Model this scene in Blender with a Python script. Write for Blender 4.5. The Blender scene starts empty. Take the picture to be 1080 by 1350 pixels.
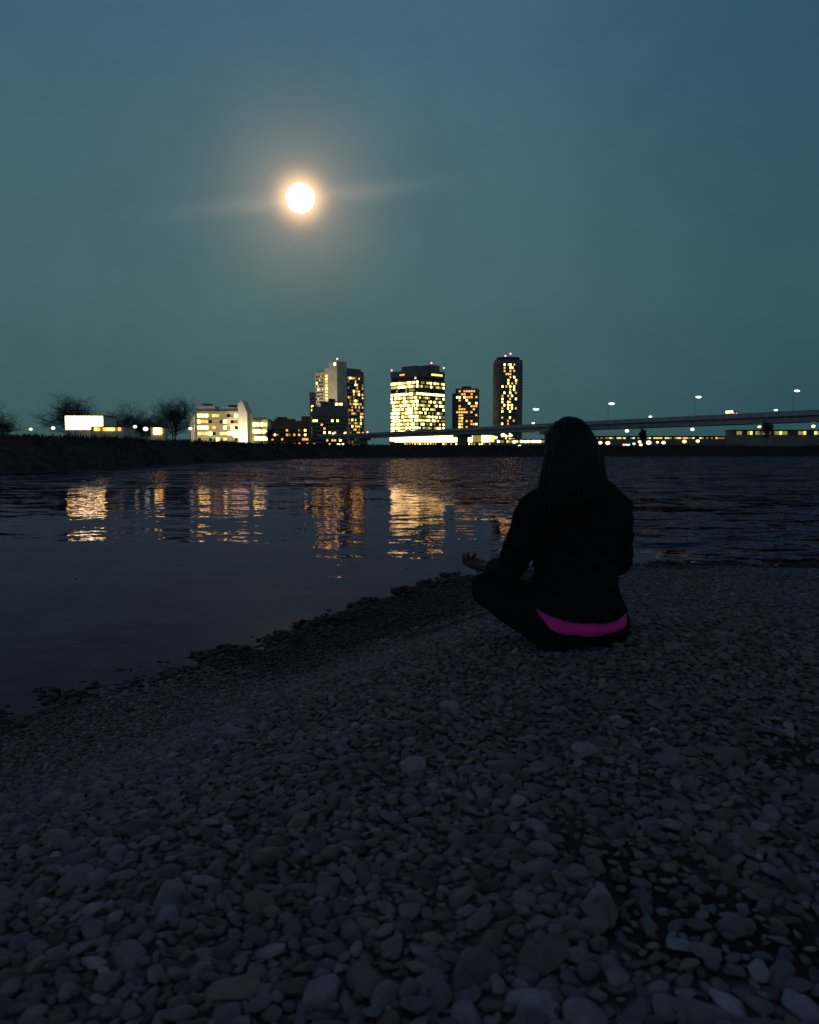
import bpy, bmesh, math, random
import numpy as np
from mathutils import Vector, Matrix, noise as mnoise

S = bpy.context.scene
C = S.collection
R = math.radians
random.seed(7)
rng = np.random.default_rng(11)

# ---------------------------------------------------------------- camera
F = 1060.0                     # focal length in photo pixels (1080 x 1350)
CAMZ = 1.5                     # metres above the river
PITCH = math.atan(81 / F)      # looking slightly down
cam_d = bpy.data.cameras.new('camera')
cam = bpy.data.objects.new('camera', cam_d)
C.objects.link(cam)
cam.location = (0, 0, CAMZ)
cam.rotation_euler = (math.pi / 2 - PITCH, 0, 0)
cam_d.sensor_fit = 'HORIZONTAL'
cam_d.sensor_width = 36
cam_d.lens = 36 * F / 1080
cam_d.clip_start = 0.05
cam_d.clip_end = 30000
S.camera = cam
cam_d.dof.use_dof = True           # a phone's small lens focused on the skyline
cam_d.dof.focus_distance = 60
cam_d.dof.aperture_fstop = 11

def ray(px, py):
    u = (px - 540) / F
    v = (675 - py) / F
    cp, sp = math.cos(PITCH), math.sin(PITCH)
    return np.array([u, cp + v * sp, -sp + v * cp])

def at(px, py, Y):             # point of the place seen at that direction, Y metres ahead
    r = ray(px, py)
    r = r / r[1] * Y
    return Vector((r[0], r[1], CAMZ + r[2]))

def on(px, py, z):             # the same on a level plane
    r = ray(px, py)
    r = r * ((z - CAMZ) / r[2])
    return Vector((r[0], r[1], z))

# ---------------------------------------------------------------- sky, moonlight, exposure
S.view_settings.view_transform = 'Standard'
S.view_settings.look = 'None'
S.view_settings.gamma = 1
S.view_settings.exposure = 0
S.view_settings.use_curve_mapping = False
S.cycles.use_denoising = True
S.cycles.max_bounces = 6
S.cycles.sample_clamp_indirect = 4
MOON = Vector(ray(396, 261)).normalized()

def srgb(r, g, b, k=1.0):
    f = lambda c: (c / 255 / 12.92) if c <= 10 else ((c / 255 + .055) / 1.055) ** 2.4
    return (f(r) * k, f(g) * k, f(b) * k, 1)

W = bpy.data.worlds.new("World")
S.world = W
W.use_nodes = True
nt = W.node_tree
nt.nodes.clear()
def N(t, **kw):
    n = nt.nodes.new(t)
    for k, v in kw.items():
        setattr(n, k, v)
    return n
def L(a, b): nt.links.new(a, b)
def M(op, a, b=None, c=None):
    n = N('ShaderNodeMath', operation=op)
    for i, v in enumerate((a, b, c)):
        if v is None: continue
        if isinstance(v, (int, float)): n.inputs[i].default_value = v
        else: L(v, n.inputs[i])
    return n.outputs[0]
def VM(op, a, b=None):
    n = N('ShaderNodeVectorMath', operation=op)
    for i, v in enumerate((a, b)):
        if v is None: continue
        if isinstance(v, (tuple, list, Vector)): n.inputs[i].default_value = v
        else: L(v, n.inputs[i])
    return n
tc = N('ShaderNodeTexCoord')
D = VM('NORMALIZE', tc.outputs['Generated']).outputs[0]
sep = N('ShaderNodeSeparateXYZ'); L(D, sep.inputs[0])
elev = M('DIVIDE', M('ARCSINE', sep.outputs[2]), math.pi / 2)       # -1 .. 1
def ramp(fac, stops):
    r = N('ShaderNodeValToRGB')
    while len(r.color_ramp.elements) > 1: r.color_ramp.elements.remove(r.color_ramp.elements[0])
    for i, (p, c) in enumerate(stops):
        e = r.color_ramp.elements[0] if i == 0 else r.color_ramp.elements.new(p)
        e.position = p; e.color = c
    L(fac, r.inputs[0])
    return r.outputs[0]
sky = ramp(elev, [(0.0, srgb(62, 92, 94)), (.05, srgb(66, 98, 101)), (.12, srgb(70, 105, 109)),
                  (.22, srgb(68, 105, 116)), (.32, srgb(63, 101, 121)), (.42, srgb(60, 82, 110)),
                  (.6, srgb(54, 64, 96)), (1, srgb(52, 58, 92))])
# darker right of the moon; unseen sky behind the camera raised as back light
az = M('ARCTAN2', sep.outputs[0], sep.outputs[1])
azf = ramp(M('MULTIPLY_ADD', az, 1 / (2 * math.pi), .5),
           [(0.0, (2.2, 1.35, 1.15, 1)), (.25, (1.2, .95, .9, 1)), (.40, (.92, .92, .95, 1)), (.47, (1.08, 1.04, 1.04, 1)), (.52, (1.02, 1.02, 1.02, 1)),
            (.565, (.58, .73, .80, 1)), (.62, (.49, .64, .73, 1)), (.75, (1.0, .85, .82, 1)), (1, (2.2, 1.35, 1.15, 1))])
mix = N('ShaderNodeMix', data_type='RGBA', blend_type='MULTIPLY'); mix.inputs[0].default_value = 1
L(sky, mix.inputs[6]); L(azf, mix.inputs[7])
skyc = mix.outputs[2]
# soft unevenness of the evening haze
nz = N('ShaderNodeTexNoise'); nz.inputs['Scale'].default_value = 3.5; nz.inputs['Detail'].default_value = 4
L(D, nz.inputs['Vector'])
nz2 = N('ShaderNodeTexNoise'); nz2.inputs['Scale'].default_value = 14; nz2.inputs['Detail'].default_value = 8; nz2.inputs['Roughness'].default_value = .7
L(D, nz2.inputs['Vector'])
nfac = M('ADD', M('MULTIPLY_ADD', nz.outputs[0], .24, .80), M('MULTIPLY_ADD', nz2.outputs[0], .16, -.04))
# the moon's aureole in thin cloud: depends on the angle from the moon
dotm = VM('DOT_PRODUCT', D, MOON).outputs['Value']
ang = M('ARCCOSINE', M('MINIMUM', dotm, .999999))                     # radians
def gauss(s, k): return M('MULTIPLY', M('EXPONENT', M('MULTIPLY', M('POWER', M('DIVIDE', ang, s), 2), -1)), k)
def expo(s, k): return M('MULTIPLY', M('EXPONENT', M('MULTIPLY', M('DIVIDE', ang, s), -1)), k)
# cloud streak through the moon, tilted
upv = Vector((0, 0, 1)); rt = MOON.cross(upv).normalized(); up2 = rt.cross(MOON).normalized()
t = math.atan(50 / 330)
ax1 = rt * math.cos(t) + up2 * math.sin(t); ax2 = -rt * math.sin(t) + up2 * math.cos(t)
a1 = VM('DOT_PRODUCT', D, ax1).outputs['Value']; a2 = VM('DOT_PRODUCT', D, ax2).outputs['Value']
wob = N('ShaderNodeTexNoise'); wob.inputs['Scale'].default_value = 11; wob.inputs['Detail'].default_value = 3
L(D, wob.inputs['Vector'])
a2w = M('ADD', a2, M('MULTIPLY_ADD', wob.outputs[0], .016, -.008))
streak = M('MULTIPLY', M('EXPONENT', M('MULTIPLY', M('POWER', M('DIVIDE', a2w, .0095), 2), -1)),
           M('EXPONENT', M('MULTIPLY', M('POWER', M('DIVIDE', a1, .108), 2), -1)))
front = M('GREATER_THAN', dotm, 0)
streak = M('MULTIPLY', M('MULTIPLY', streak, front), M('MULTIPLY_ADD', wob.outputs[0], 1.4, .1))
def tint(val, col):
    n = VM('SCALE', col); L(val, n.inputs['Scale']); return n.outputs[0]
tot = VM('SCALE', skyc); L(nfac, tot.inputs['Scale']); tot = tot.outputs[0]
for v, c in ((gauss(.0200, 1.8), (1.0, .58, .24)), (expo(.033, .34), (1.0, .60, .32)), (gauss(.085, .080), (1, .62, .40)),
             (gauss(.19, .010), (1, .75, .5)), (streak, (.105, .080, .055))):
    tot = VM('ADD', tot, tint(v, c)).outputs[0]
bg = N('ShaderNodeBackground'); L(tot, bg.inputs['Color']); bg.inputs['Strength'].default_value = .96
wo = N('ShaderNodeOutputWorld'); L(bg.outputs[0], wo.inputs['Surface'])

sun_d = bpy.data.lights.new('moonlight', 'SUN')
sun_d.energy = 0.02; sun_d.angle = R(2); sun_d.color = (1, .93, .82)
sun = bpy.data.objects.new('moonlight', sun_d); C.objects.link(sun)
sun.rotation_euler = (-MOON).to_track_quat('-Z', 'Y').to_euler()

# ---------------------------------------------------------------- materials
def mat(name, col, rough=.8, metal=0, spec=.3, noise=None, bump=0, emit=None):
    m = bpy.data.materials.new(name); m.use_nodes = True
    t = m.node_tree; b = t.nodes['Principled BSDF']
    b.inputs['Base Color'].default_value = (*col, 1); b.inputs['Roughness'].default_value = rough
    b.inputs['Metallic'].default_value = metal; b.inputs['Specular IOR Level'].default_value = spec
    if noise:
        sc, amt = noise
        tcn = t.nodes.new('ShaderNodeTexCoord'); n = t.nodes.new('ShaderNodeTexNoise')
        n.inputs['Scale'].default_value = sc; n.inputs['Detail'].default_value = 6
        t.links.new(tcn.outputs['Object'], n.inputs['Vector'])
        cr = t.nodes.new('ShaderNodeValToRGB')
        cr.color_ramp.elements[0].position = .3; cr.color_ramp.elements[1].position = .72
        cr.color_ramp.elements[0].color = (*[c * (1 - amt) for c in col], 1)
        cr.color_ramp.elements[1].color = (*[min(1, c * (1 + amt)) for c in col], 1)
        t.links.new(n.outputs[0], cr.inputs[0]); t.links.new(cr.outputs[0], b.inputs['Base Color'])
        if bump:
            bn = t.nodes.new('ShaderNodeBump'); bn.inputs['Strength'].default_value = bump; bn.inputs['Distance'].default_value = .02
            t.links.new(n.outputs[0], bn.inputs['Height']); t.links.new(bn.outputs[0], b.inputs['Normal'])
    if emit:
        b.inputs['Emission Color'].default_value = (*emit[0], 1); b.inputs['Emission Strength'].default_value = emit[1]
    return m
WARM, YEL, WHI, ORA = (1, .54, .13), (1, .86, .20), (1, .92, .36), (1, .38, .08)
mW = {}
for nm, c in (('warm', WARM), ('yellow', YEL), ('white', WHI), ('orange', ORA)):
    for lv, s in (('dim', .30), ('soft', .75), ('mid', 1.4), ('bright', 6.5)):
        mW[nm, lv] = mat(f'lit_window_{nm}_{lv}', (.1, .1, .1), .3, emit=(c, s))
m_dark_glass = mat('dark_window_glass', (.02, .022, .026), .12, spec=.6)
m_conc = mat('weathered_concrete', (.33, .31, .28), .9, noise=(.35, .3))
m_concd = mat('dark_facade', (.21, .195, .205), .85, noise=(.2, .25))
m_brown = mat('brown_brick_facade', (.22, .14, .10), .9, noise=(.3, .3))
m_pale = mat('pale_render', (.68, .62, .52), .85, noise=(.15, .15))
m_white = mat('white_render', (.78, .75, .66), .8, noise=(.2, .1))
m_roof = mat('roof_felt', (.06, .06, .065), .9)
m_steel = mat('painted_steel', (.34, .35, .44), .55, noise=(.4, .25))
m_rail = mat('galvanised_rail', (.68, .70, .70), .5, metal=0, noise=(.8, .2))
m_asph = mat('asphalt', (.05, .05, .052), .95, noise=(2, .3))
m_pole = mat('lamp_pole_paint', (.20, .21, .22), .5, metal=.4)
m_lamp = mat('lamp_glow', (.2, .2, .2), .4, emit=((.90, 1, .84), 2.6))
m_lampy = mat('lamp_glow_yellow', (.2, .2, .2), .4, emit=((1, .86, .48), 2.8))
m_lampo = mat('lamp_glow_orange', (.2, .2, .2), .4, emit=((1, .60, .24), 2.6))
m_red = mat('red_beacon_glow', (.2, .02, .02), .4, emit=((1, .22, .30), 5))
m_green = mat('green_signal_glow', (.02, .2, .15), .4, emit=((.15, .9, .75), 4))
m_grass = mat('dry_bank_grass', (.050, .047, .038), .95, spec=.05, noise=(.8, .5))
m_soil = mat('bank_soil', (.05, .046, .04), 1, spec=.05, noise=(1.5, .5))
m_bark = mat('bare_tree_bark', (.10, .09, .085), .95, spec=.1, noise=(6, .4))
m_leaf = mat('dark_leaves', (.035, .04, .022), .9, spec=.1, noise=(3, .4))

# ---------------------------------------------------------------- mesh helpers
def newmesh(name, V, Fc, mats, fm=None, smooth=False):
    me = bpy.data.meshes.new(name)
    V = np.asarray(V, dtype=np.float32).reshape(-1, 3)
    if isinstance(Fc, np.ndarray):
        n, k = Fc.shape
        me.vertices.add(len(V)); me.vertices.foreach_set('co', V.ravel())
        me.loops.add(n * k); me.loops.foreach_set('vertex_index', Fc.astype(np.int32).ravel())
        me.polygons.add(n); me.polygons.foreach_set('loop_start', np.arange(0, n * k, k, dtype=np.int32))
        me.polygons.foreach_set('loop_total', np.full(n, k, dtype=np.int32))
    else:
        me.from_pydata([tuple(v) for v in V.tolist()], [], Fc)
    for m in (mats if isinstance(mats, (list, tuple)) else [mats]): me.materials.append(m)
    if fm is not None: me.polygons.foreach_set('material_index', np.asarray(fm, dtype=np.int32))
    if smooth: me.polygons.foreach_set('use_smooth', np.ones(len(me.polygons), dtype=bool))
    me.update(calc_edges=True); me.validate()
    return me

def put(name, me, parent=None, loc=None, rz=0):
    o = bpy.data.objects.new(name, me); C.objects.link(o)
    if parent: o.parent = parent
    if loc is not None: o.location = loc
    if rz: o.rotation_euler = (0, 0, rz)
    return o

def tag(o, label, cat, group=None, kind=None):
    o['label'] = label; o['category'] = cat
    if group: o['group'] = group
    if kind: o['kind'] = kind
    return o

def struct(o, label=None):
    o['kind'] = 'structure'
    if label: o['label'] = label
    return o

def thing(name, label, cat, loc=(0, 0, 0), rz=0, group=None):
    o = put(name, None, None, loc, rz)
    o.empty_display_size = .3
    return tag(o, label, cat, group)

class MB:
    def __init__(s): s.v = []; s.f = []; s.m = []
    def quad(s, pts, m=0):
        b = len(s.v); s.v += [tuple(p) for p in pts]; s.f.append(tuple(range(b, b + len(pts)))); s.m.append(m)
    def box(s, x0, x1, y0, y1, z0, z1, m=0):
        b = len(s.v)
        s.v += [(x0, y0, z0), (x1, y0, z0), (x1, y1, z0), (x0, y1, z0), (x0, y0, z1), (x1, y0, z1), (x1, y1, z1), (x0, y1, z1)]
        for q in ((0, 3, 2, 1), (4, 5, 6, 7), (0, 1, 5, 4), (1, 2, 6, 5), (2, 3, 7, 6), (3, 0, 4, 7)):
            s.f.append(tuple(b + i for i in q)); s.m.append(m)
    def prism(s, pts, z0, z1, m=0):          # pts: ccw outline
        b = len(s.v); n = len(pts)
        s.v += [(x, y, z0) for x, y in pts] + [(x, y, z1) for x, y in pts]
        s.f.append(tuple(b + i for i in reversed(range(n)))); s.f.append(tuple(b + n + i for i in range(n))); s.m += [m, m]
        for i in range(n):
            j = (i + 1) % n; s.f.append((b + i, b + j, b + n + j, b + n + i)); s.m.append(m)
    def tube(s, P, rad, n=8, m=0):
        P = [Vector(p) for p in P]; rings = []; a = None
        for i, p in enumerate(P):
            d = (P[min(i + 1, len(P) - 1)] - P[max(i - 1, 0)]).normalized()
            a = d.orthogonal().normalized() if a is None else (a - d * a.dot(d)).normalized()
            c = d.cross(a)
            r = rad[i] if isinstance(rad, (list, tuple)) else rad
            b = len(s.v)
            s.v += [tuple(p + (a * math.cos(2 * math.pi * k / n) + c * math.sin(2 * math.pi * k / n)) * r) for k in range(n)]
            rings.append(b)
        for i in range(len(P) - 1):
            for k in range(n):
                s.f.append((rings[i] + k, rings[i] + (k + 1) % n, rings[i + 1] + (k + 1) % n, rings[i + 1] + k)); s.m.append(m)
        s.f.append(tuple(rings[0] + k for k in reversed(range(n)))); s.f.append(tuple(rings[-1] + k for k in range(n))); s.m += [m, m]
    def ball(s, c, r, n=10, k=6, m=0, sc=(1, 1, 1)):
        b = len(s.v); c = Vector(c)
        s.v.append((c.x, c.y, c.z - r * sc[2]))
        for i in range(1, k):
            a = -math.pi / 2 + math.pi * i / k
            for j in range(n):
                t = 2 * math.pi * j / n
                s.v.append((c.x + r * sc[0] * math.cos(a) * math.cos(t), c.y + r * sc[1] * math.cos(a) * math.sin(t), c.z + r * sc[2] * math.sin(a)))
        s.v.append((c.x, c.y, c.z + r * sc[2])); e = len(s.v) - 1
        for j in range(n):
            s.f.append((b, b + 1 + (j + 1) % n, b + 1 + j)); s.m.append(m)
            s.f.append((e, e - n + j, e - n + (j + 1) % n)); s.m.append(m)
        for i in range(k - 2):
            for j in range(n):
                p = b + 1 + i * n
                s.f.append((p + j, p + (j + 1) % n, p + n + (j + 1) % n, p + n + j)); s.m.append(m)
    def build(s, name, mats, parent=None, loc=None, rz=0, smooth=False):
        return put(name, newmesh(name, s.v, s.f, mats, s.m, smooth), parent, loc, rz)

# ---------------------------------------------------------------- near shore: ground shape
SHORE = np.array([(-14, -30), (-8, -9), (-5.4, -3), (-4.2, .4), (-3.6, 2.0)] +
                 [tuple(on(x, y, 0)[:2]) for x, y in ((-160, 996), (-60, 962), (0, 941), (60, 927), (100, 913), (150, 903), (200, 888), (250, 873),
                  (300, 861), (340, 850), (370, 837), (420, 824), (450, 808), (485, 800), (520, 783), (560, 775), (600, 761),
                  (660, 752), (760, 747), (850, 745), (940, 741), (1010, 748), (1080, 744), (1200, 750), (1350, 741))] +
                 [(13, 11.5), (20, 13), (40, 20)])

def signed(P):
    P = np.asarray(P, float)
    best = np.full(len(P), 1e9); sg = np.ones(len(P))
    for a, b in zip(SHORE[:-1], SHORE[1:]):
        d = b - a; q = P - a
        t = np.clip((q @ d) / (d @ d), 0, 1)
        e = q - t[:, None] * d
        ds = np.hypot(e[:, 0], e[:, 1])
        cr = d[0] * q[:, 1] - d[1] * q[:, 0]
        upd = ds < best - 1e-9
        best = np.where(upd, ds, best); sg = np.where(upd, np.where(cr < 0, 1, -1), sg)
    return best * sg

def wave2(x, y):
    return (np.sin(x * 1.7 + y * .9 + 1) + np.sin(-x * 1.1 + y * 2.3 + 2) + .6 * np.sin(x * 3.9 + y * 3.1) + .4 * np.sin(x * 7.1 - y * 5.7 + .5)) / 3

def ground_z(P):
    P = np.asarray(P, float); s = signed(P)
    fs = .862 / (1 + np.exp(-(np.maximum(s, 0) - 2.05) * 1.9)) - .018 + .03 * np.clip(s / .5, 0, 1)
    gy = np.clip(.86 - .104 * (P[:, 1] - 2.6), .02, .86)
    z = np.where(s > 0, -np.log(np.exp(-fs * 24) + np.exp(-gy * 24) - np.exp(-(fs + gy) * 24)) / 24, np.maximum(.14 * s, -1.6))
    rag = .030 * (np.sin(P[:, 0] * 7.3 + 2 * np.sin(P[:, 1] * 3.1)) + np.sin(P[:, 1] * 9.1 + 1.7 * np.sin(P[:, 0] * 5.3)) + .8 * np.sin(P[:, 0] * 19 + P[:, 1] * 13) + .6 * np.sin(P[:, 0] * 31 - P[:, 1] * 27))
    return z + rag * np.exp(-(s / .45) ** 2) * .55 + .014 * wave2(P[:, 0], P[:, 1]) * np.clip(s * 1.5, 0, 1)

def axis(segs):
    out = []
    for a, b, st in segs: out += list(np.arange(a, b, st))
    return np.array(out + [segs[-1][1]])
xs = axis([(-40, -10, 3), (-10, -4, .5), (-4, 6, .06), (6, 12, .3), (12, 40, 3)])
ys = axis([(-40, -8, 3), (-8, 0, .4), (0, 12, .06), (12, 20, .4)])
GX, GY = np.meshgrid(xs, ys)
P2 = np.stack([GX.ravel(), GY.ravel()], 1)
gz = ground_z(P2)
nx = len(xs); idx = np.arange(len(P2)).reshape(len(ys), nx)
quads = np.stack([idx[:-1, :-1], idx[:-1, 1:], idx[1:, 1:], idx[1:, :-1]], -1).reshape(-1, 4)

def soil_patch(x, y):                                             # bare dark soil between the stones
    v = math.sin(x * 3.1 + y * 1.3 + 1.1) + math.sin(x * 5.3 - y * 4.1 + .4) + .7 * math.sin(x * 9.7 + y * 8.3) + .5 * math.sin(x * 17 - y * 15)
    bias = .1 if x > .15 + .12 * y and y < 1.95 else -1.6
    for cx, cy, rr in ((.376, 1.21, .085), (.39, 1.05, .085), (.26, 1.02, .06), (.50, 1.03, .09), (.29, 1.37, .055), (.86, 1.73, .10), (.21, 1.12, .05), (.40, 1.13, .07), (.52, 1.16, .05), (.33, 1.29, .05), (.62, 1.5, .05)):
        if (x - cx) ** 2 + ((y - cy) * 1.3) ** 2 < (1.45 * rr) ** 2: bias += 3
    return v + bias > 1.55
def gravel_soil():
    m = bpy.data.materials.new('wet_gravel_soil'); m.use_nodes = True
    t = m.node_tree; b = t.nodes['Principled BSDF']; ln = t.links.new
    tcn = t.nodes.new('ShaderNodeTexCoord')
    v = t.nodes.new('ShaderNodeTexVoronoi'); v.inputs['Scale'].default_value = 70
    ln(tcn.outputs['Object'], v.inputs['Vector'])
    cr = t.nodes.new('ShaderNodeValToRGB')
    cr.color_ramp.elements[0].color = (.06, .06, .06, 1); cr.color_ramp.elements[1].color = (.20, .195, .19, 1)
    at_ = t.nodes.new('ShaderNodeAttribute'); at_.attribute_name = 'bare'
    mx = t.nodes.new('ShaderNodeMix'); mx.data_type = 'RGBA'; mx.inputs[7].default_value = (.024, .022, .020, 1)
    ln(at_.outputs['Fac'], mx.inputs[0]); ln(cr.outputs[0], mx.inputs[6])
    ln(v.outputs['Color'], cr.inputs[0]); ln(mx.outputs[2], b.inputs['Base Color'])
    bn = t.nodes.new('ShaderNodeBump'); bn.inputs['Strength'].default_value = .7; bn.inputs['Distance'].default_value = .01
    inv = t.nodes.new('ShaderNodeMath'); inv.operation = 'SUBTRACT'; inv.inputs[0].default_value = 1
    ln(v.outputs['Distance'], inv.inputs[1]); ln(inv.outputs[0], bn.inputs['Height']); ln(bn.outputs[0], b.inputs['Normal'])
    b.inputs['Roughness'].default_value = .8; b.inputs['Specular IOR Level'].default_value = .2
    return m
m_gsoil = gravel_soil()
shore = struct(put('gravel_shore', newmesh('gravel_shore', np.column_stack([P2, gz]), quads, m_gsoil, smooth=True)))
bare = shore.data.attributes.new('bare', 'FLOAT', 'POINT')
bare.data.foreach_set('value', np.array([1.0 if (sd_ < .35 + 1.0 * min(1, max(0, (x + 1.7) / 1.3)) or soil_patch(x, y)) else 0.0 for (x, y), sd_ in zip(P2, signed(P2))], dtype=np.float32))
# river bed / ground sheet to the horizon
g = MB(); g.quad([(-9000, -9000, -1.7), (9000, -9000, -1.7), (9000, 12000, -1.7), (-9000, 12000, -1.7)])
struct(g.build('ground', m_soil))

# ---------------------------------------------------------------- water
def water_mat():
    m = bpy.data.materials.new('river_water'); m.use_nodes = True
    t = m.node_tree; b = t.nodes['Principled BSDF']; ln = t.links.new
    def n_(ty, **k):
        n = t.nodes.new(ty)
        for a, v in k.items(): setattr(n, a, v)
        return n
    def m_(op, a, b2=None, c=None):
        n = n_('ShaderNodeMath', operation=op)
        for i, v in enumerate((a, b2, c)):
            if v is None: continue
            if isinstance(v, (int, float)): n.inputs[i].default_value = v
            else: ln(v, n.inputs[i])
        return n.outputs[0]
    def smooth(v, a, c, lo=0, hi=1):
        n = n_('ShaderNodeMapRange', interpolation_type='SMOOTHSTEP')
        ln(v, n.inputs[0]); n.inputs[1].default_value = a; n.inputs[2].default_value = c
        n.inputs[3].default_value = lo; n.inputs[4].default_value = hi
        return n.outputs[0]
    g = n_('ShaderNodeNewGeometry'); sp = n_('ShaderNodeSeparateXYZ'); ln(g.outputs['Position'], sp.inputs[0])
    x, y = sp.outputs[0], sp.outputs[1]
    def slope(scale, sx, detail=2):
        mp = n_('ShaderNodeMapping'); mp.inputs['Scale'].default_value = (scale * sx, scale, 1)
        ln(g.outputs['Position'], mp.inputs[0])
        nz = n_('ShaderNodeTexNoise'); nz.inputs['Scale'].default_value = 1; nz.inputs['Detail'].default_value = detail
        ln(mp.outputs[0], nz.inputs['Vector'])
        v = n_('ShaderNodeVectorMath', operation='SUBTRACT'); ln(nz.outputs['Color'], v.inputs[0]); v.inputs[1].default_value = (.5, .5, .5)
        return v.outputs[0]
    patch = n_('ShaderNodeTexNoise'); patch.inputs['Scale'].default_value = .22; patch.inputs['Detail'].default_value = 3
    mp = n_('ShaderNodeMapping'); mp.inputs['Scale'].default_value = (.6, 1.5, 1); ln(g.outputs['Position'], mp.inputs[0]); ln(mp.outputs[0], patch.inputs['Vector'])
    pw = m_('MULTIPLY_ADD', patch.outputs[0], 6.0, -3.0)
    # riffle: shallow fast water right of a slanting line, and the wind-ruffled far stretch
    line = m_('ADD', m_('ADD', x, m_('MULTIPLY', y, .165)), m_('MULTIPLY', pw, .5))
    rif = smooth(line, 4.4, 6.4)
    far = smooth(m_('ADD', y, m_('MULTIPLY', pw, .8)), 30.0, 36.5)
    rough = m_('MAXIMUM', m_('MULTIPLY', rif, 3.0), m_('MULTIPLY', far, 1.7))
    amp = m_('MULTIPLY_ADD', rough, .34, .105)
    s1 = slope(.8, .40); s2 = slope(3.6, .5); s3 = slope(14, .8, 1)
    def scl(v, f):
        n = n_('ShaderNodeVectorMath', operation='SCALE'); ln(v, n.inputs[0])
        if isinstance(f, (int, float)): n.inputs['Scale'].default_value = f
        else: ln(f, n.inputs['Scale'])
        return n.outputs[0]
    def add(a, c):
        n = n_('ShaderNodeVectorMath', operation='ADD'); ln(a, n.inputs[0]); ln(c, n.inputs[1]); return n.outputs[0]
    tot = add(add(scl(s1, .8), scl(s2, 1.0)), scl(s3, .5))
    tot = scl(tot, amp)
    sx = n_('ShaderNodeSeparateXYZ'); ln(tot, sx.inputs[0])
    cb = n_('ShaderNodeCombineXYZ'); ln(sx.outputs[0], cb.inputs[0]); ln(sx.outputs[1], cb.inputs[1]); cb.inputs[2].default_value = 1
    nm = n_('ShaderNodeVectorMath', operation='NORMALIZE'); ln(cb.outputs[0], nm.inputs[0])
    # murky water body; the purplish gloss colour dims and tints the reflections
    b.inputs['Base Color'].default_value = (.008, .008, .014, 1); b.inputs['Specular IOR Level'].default_value = 0; b.inputs['Roughness'].default_value = 1
    gl = n_('ShaderNodeBsdfGlossy'); gl.inputs['Color'].default_value = (.56, .385, .54, 1); gl.inputs['Roughness'].default_value = .02
    fr = n_('ShaderNodeFresnel'); fr.inputs['IOR'].default_value = 1.33
    mx = n_('ShaderNodeMixShader'); out = t.nodes['Material Output']
    for q_ in (gl, fr): ln(nm.outputs[0], q_.inputs['Normal'])
    ln(fr.outputs[0], mx.inputs[0]); ln(b.outputs[0], mx.inputs[1]); ln(gl.outputs[0], mx.inputs[2]); ln(mx.outputs[0], out.inputs['Surface'])
    return m
g = MB(); g.quad([(-600, -400, 0), (900, -400, 0), (900, 900, 0), (-600, 900, 0)])
struct(g.build('river_water', water_mat()))

# ---------------------------------------------------------------- far bank
BANK = [(-90, -90), (-54, -30), (-36, 0), (-29.5, 16), (-27.2, 34)] + \
       [tuple(on(x, y, 0)[:2]) for x, y in ((0, 625.5), (60, 623), (120, 620), (185, 616), (250, 612), (290, 609.8), (330, 608), (400, 605.3), (460, 603.6),
                                            (520, 602.9), (610, 602.3), (700, 601.8), (820, 601.4), (950, 601.1), (1080, 601))] + [(190, 245), (330, 300), (700, 400)]
def densify(P, step):
    out = []
    for a, b in zip(P[:-1], P[1:]):
        n = max(1, int(math.dist(a, b) / step))
        out += [(a[0] + (b[0] - a[0]) * i / n, a[1] + (b[1] - a[1]) * i / n) for i in range(n)]
    return out + [P[-1]]
BK = np.array(densify(BANK, 2.0))
tang = np.gradient(BK, axis=0); tang /= np.linalg.norm(tang, axis=1)[:, None]
nrm = np.stack([-tang[:, 1], tang[:, 0]], 1)              # left of travel = land side
for _ in range(30):
    nrm[1:-1] = (nrm[:-2] + nrm[1:-1] * 2 + nrm[2:]) / 4
nrm /= np.linalg.norm(nrm, axis=1)[:, None]
prof = [(-1.6, -.5), (.3, .2), (1.4, 1.1), (3.5, 2.0), (6.3, 2.55), (11, 2.75), (20, 2.8), (60, 2.8)]
V = []
for k, (o, z) in enumerate(prof):
    Q = BK + nrm * o
    zz = z + (.12 * wave2(Q[:, 0] * .35, Q[:, 1] * .35) if 0 < k else 0)
    V.append(np.column_stack([Q, np.broadcast_to(zz, len(Q))]))
rad = BK / np.linalg.norm(BK, axis=1)[:, None]
V.append(np.column_stack([BK + nrm * 60 + rad * 9000, np.full(len(BK), 2.8)]))
V = np.array(V); nr, nc = V.shape[:2]
idx = np.arange(nr * nc).reshape(nr, nc)
q = np.stack([idx[:-1, :-1], idx[:-1, 1:], idx[1:, 1:], idx[1:, :-1]], -1).reshape(-1, 4)
struct(put('far_bank', newmesh('far_bank', V.reshape(-1, 3), q, m_soil, smooth=True)))

# dry grass and brush on the far bank
n = 60000
seg = BK[4:len(BK) - 4]; i0 = rng.integers(5, len(BK) - 20, n)
w = rng.random(n)[:, None]
base = BK[i0] * (1 - w) + BK[i0 + 1] * w
dist0 = np.linalg.norm(base, axis=1)
off = .2 + 10 * rng.random(n) ** 1.3
bp = base + nrm[i0] * off[:, None]
bz = np.interp(off, [p[0] for p in prof], [p[1] for p in prof])
clump = (wave2(bp[:, 0] * .9, bp[:, 1] * .9) + 1) / 2
ht = (.30 + .40 * rng.random(n)) * (.55 + .8 * clump) * np.where(off > 3, 1.0, .6) * (.75 + .75 * np.clip(wave2(bp[:, 0] * .16 + 2, bp[:, 1] * .16), -.6, 1))
wd = .03 + dist0 * .0006
an = rng.random(n) * 2 * np.pi
lean = rng.normal(0, .28, (n, 2)) * ht[:, None]
dx = np.stack([np.cos(an), np.sin(an)], 1) * wd[:, None]
A = np.column_stack([bp - dx, bz - .1]); B = np.column_stack([bp + dx, bz - .1])
T = np.column_stack([bp + lean, bz + ht])
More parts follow.
